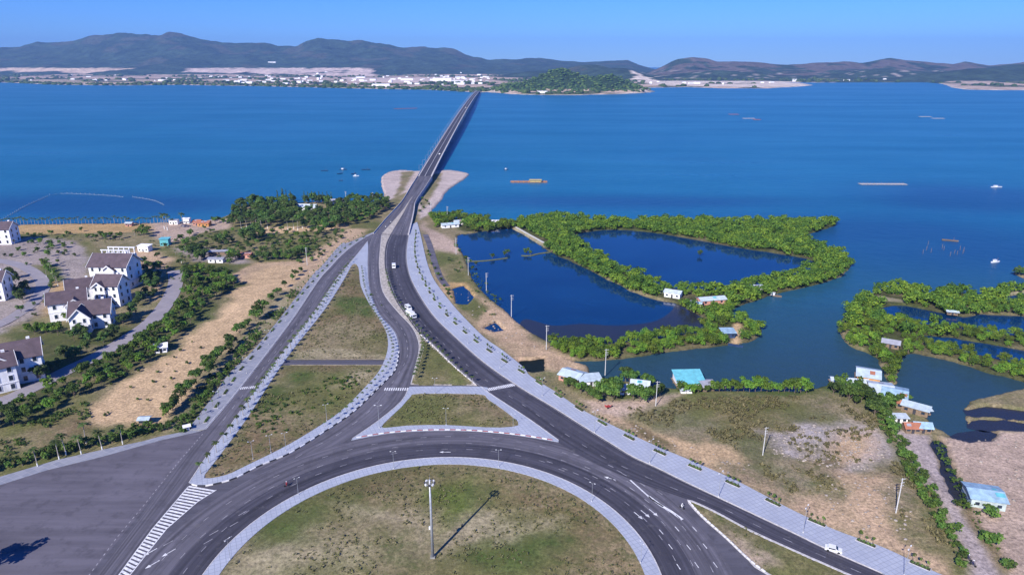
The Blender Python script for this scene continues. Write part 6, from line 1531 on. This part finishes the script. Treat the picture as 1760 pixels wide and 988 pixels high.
def rider(px, py, rz, cloth, label, s=1.0, z=.14, xyz=None):
    loc = xyz or (*P(px, py), z); t = thing('motorcycle', 'motorcycle ridden '+label, 'motorcycle', loc, rz)
    mb = MB(); mb.tube([(-.6, 0, .62), (-.1, 0, .6), (.35, 0, .75), (.5, 0, 1.0)], [.16, .2, .15, .07], 8); mb.build('body', M_CARD, t)
    MB().cbox((-.3, 0, .8), .7, .28, .12).build('seat', M_DARK, t)
    for x_ in (-.62, .62): MB().tube([(x_, -.06, .3), (x_, .06, .3)], .3, 14).build('wheel', M_TYRE, t)
    MB().tube([(.48, -.32, 1.05), (.5, 0, 1.02), (.48, .32, 1.05)], .03, 6).build('handlebar', M_DARK, t)
    # rider: one continuous skinned figure, seated
    V = [(-.25,0,.92),(-.22,0,1.15),(-.12,0,1.38),(-.05,0,1.52),(0,0,1.68),(-.12,.2,1.36),(.12,.3,1.18),(.42,.3,1.08),(-.12,-.2,1.36),(.12,-.3,1.18),(.42,-.3,1.08),(-.2,.12,.9),(.18,.2,.88),(.1,.2,.45),(.22,.2,.38),(-.2,-.12,.9),(.18,-.2,.88),(.1,-.2,.45),(.22,-.2,.38)]
    E = [(0,1),(1,2),(2,3),(3,4),(2,5),(5,6),(6,7),(2,8),(8,9),(9,10),(0,11),(11,12),(12,13),(13,14),(0,15),(15,16),(16,17),(17,18)]
    Rr = [.16,.15,.17,.06,.11,.07,.05,.04,.07,.05,.04,.1,.085,.06,.05,.1,.085,.06,.05]
    me = bpy.data.meshes.new('person'); me.from_pydata(V, E, []); me.update()
    po = bpy.data.objects.new('person', me); COL.objects.link(po); po.location = loc; po.rotation_euler = (0, 0, rz)
    sk = po.modifiers.new('s', 'SKIN'); po.modifiers.new('u', 'SUBSURF').levels = 1
    me.skin_vertices[0].data[0].use_root = True
    for i, q in enumerate(Rr): me.skin_vertices[0].data[i].radius = (q, q)
    dg = bpy.context.evaluated_depsgraph_get(); m2 = bpy.data.meshes.new_from_object(po.evaluated_get(dg)); po.modifiers.clear(); po.data = m2
    m2.materials.clear(); m2.materials.append(cloth); m2.materials.append(M_SKIN); m2.shade_smooth()
    for f in m2.polygons:
        c = f.center; f.material_index = 1 if (c.z > 1.55 or (c.x > .36 and c.z > .95)) else 0
    tag(po, 'rider '+label, 'person')
    MB().cbox((0, 0, 1.78), .24, .22, .2, 0, .7).build('helmet', M_LAMPH, po)
rider(493,836,R(215),M_CLOTHR,'in red at the left side of the roundabout')
rider(1172,874,R(-50),M_CARW,'in white near the tip of the lower right grass wedge')
rider(1664,962,R(-60),M_CLOTHB,'in dark clothes on the dirt road, closer to the hedge',z=.03)
rider(1672,972,R(-60),M_CLOTHB,'in dark blue on the dirt road, right of the other one',z=.03)
rider(668,378,R(60),M_CARW,'in white on the road just before the bridge',xyz=(*P(672,384,.9),.95))
rider(661,390,R(60),M_CARW,'in pale clothes on the left carriageway below the bridge',xyz=(*P(663,392,.5),.5))
# red digger-like frame by the huts
x, y = P(1046, 700); t = thing('cargo_tricycle', 'small red three wheeled cart parked beside the huts by the right pavement', 'cart', (x, y, 0), .4)
MB().box(-1.4, .6, -.7, .7, .55, .75).build('bed', M_CLOTHR, t); MB().box(-1.4, -1.3, -.7, .7, .76, 1.3).build('tailboard', M_CLOTHR, t); MB().tube([(.6, 0, .7), (1.5, 0, .9), (1.6, 0, 1.2)], .07, 6).build('frame', M_CLOTHR, t)
for a in ((-.8, -.78), (-.8, .78), (1.5, 0)): MB().tube([(a[0], a[1]-.06, .35), (a[0], a[1]+.06, .35)], .35, 12).build('wheel', M_TYRE, t)

# ------------------------------------------------------------------ far shore buildings
fb = []
for (w_, d_, h_, g_) in ((26, 14, 9, 1), (40, 18, 8, 1), (18, 14, 16, 0), (60, 24, 9, 1)):
    mb = MB(); mb.prism([(-d_/2, -3), (d_/2, -3), (d_/2, h_), (0, h_+(3 if g_ else .2)), (-d_/2, h_)], 'x', -w_/2, w_/2); fb.append(mb.mesh('far_building', M_WHITE))
fr = np.random.default_rng(4); c = 0
spots = [(fr.uniform(380, 840), fr.uniform(127, 147)) for _ in range(130)]+[(fr.uniform(0, 380), fr.uniform(128, 141)) for _ in range(28)]+[(fr.uniform(1090, 1390), fr.uniform(140, 147)) for _ in range(10)]+[(288,127),(284,125),(424,122),(432,123),(440,120),(1062,151),(275,112),(297,110),(330,112),(1455,140),(1470,140),(1520,140)]
for (px, py) in spots:
    x, y = P(px, py); k = int(fr.choice([0, 0, 0, 1, 1, 2]));
    if y > 8800: continue
    i = int(np.argmin((FX-x)**2+(FY-y)**2))
    if FS[i] < 25 or FZ[i] > 30: continue
    o = link('far_building', fb[k], None, (x, y, float(FZ[i])-1)); o.rotation_euler = (0, 0, fr.uniform(-.5, .5)); sc = fr.uniform(.5, 1.15); o.scale = (sc, sc, sc)
    tag(o, 'small white building in the town spread along the far shore', 'building', 'white buildings on the far shore')
for px, py, k, s_, lb in ((760,140,3,2.2,'longest white factory hall on the far shore, just left of the bridge end'),(700,139,3,1.5,'white hall on the far shore, left of the longest one'),(620,135,3,1.3,'low white hall on the far shore above the white beach line'),(785,143,1,1.6,'white hall touching the far bridge end'),(932,161.5,1,1.1,'white roofed pavilion on the shore at the foot of the wooded headland'),(847,155,1,.8,'white building on the grass right of the far bridge end'),(470,128,3,1.4,'white hall below the left mountains'),(655,150,3,1.6,'very long low white quay shed right on the far water line')):
    x, y = P(px, py); i = int(np.argmin((FX-x)**2+(FY-y)**2)); o = link('far_hall', fb[k], None, (x, y, float(FZ[i])-.5)); o.scale = (s_, s_, s_*.8); o.rotation_euler = (0, 0, .05); tag(o, lb, 'building')
# unused prototypes leave the scene
for L_ in PROTO.values():
    for r_, used in L_:
        if not used:
            for ch in list(r_.children): bpy.data.objects.remove(ch)
            bpy.data.objects.remove(r_)
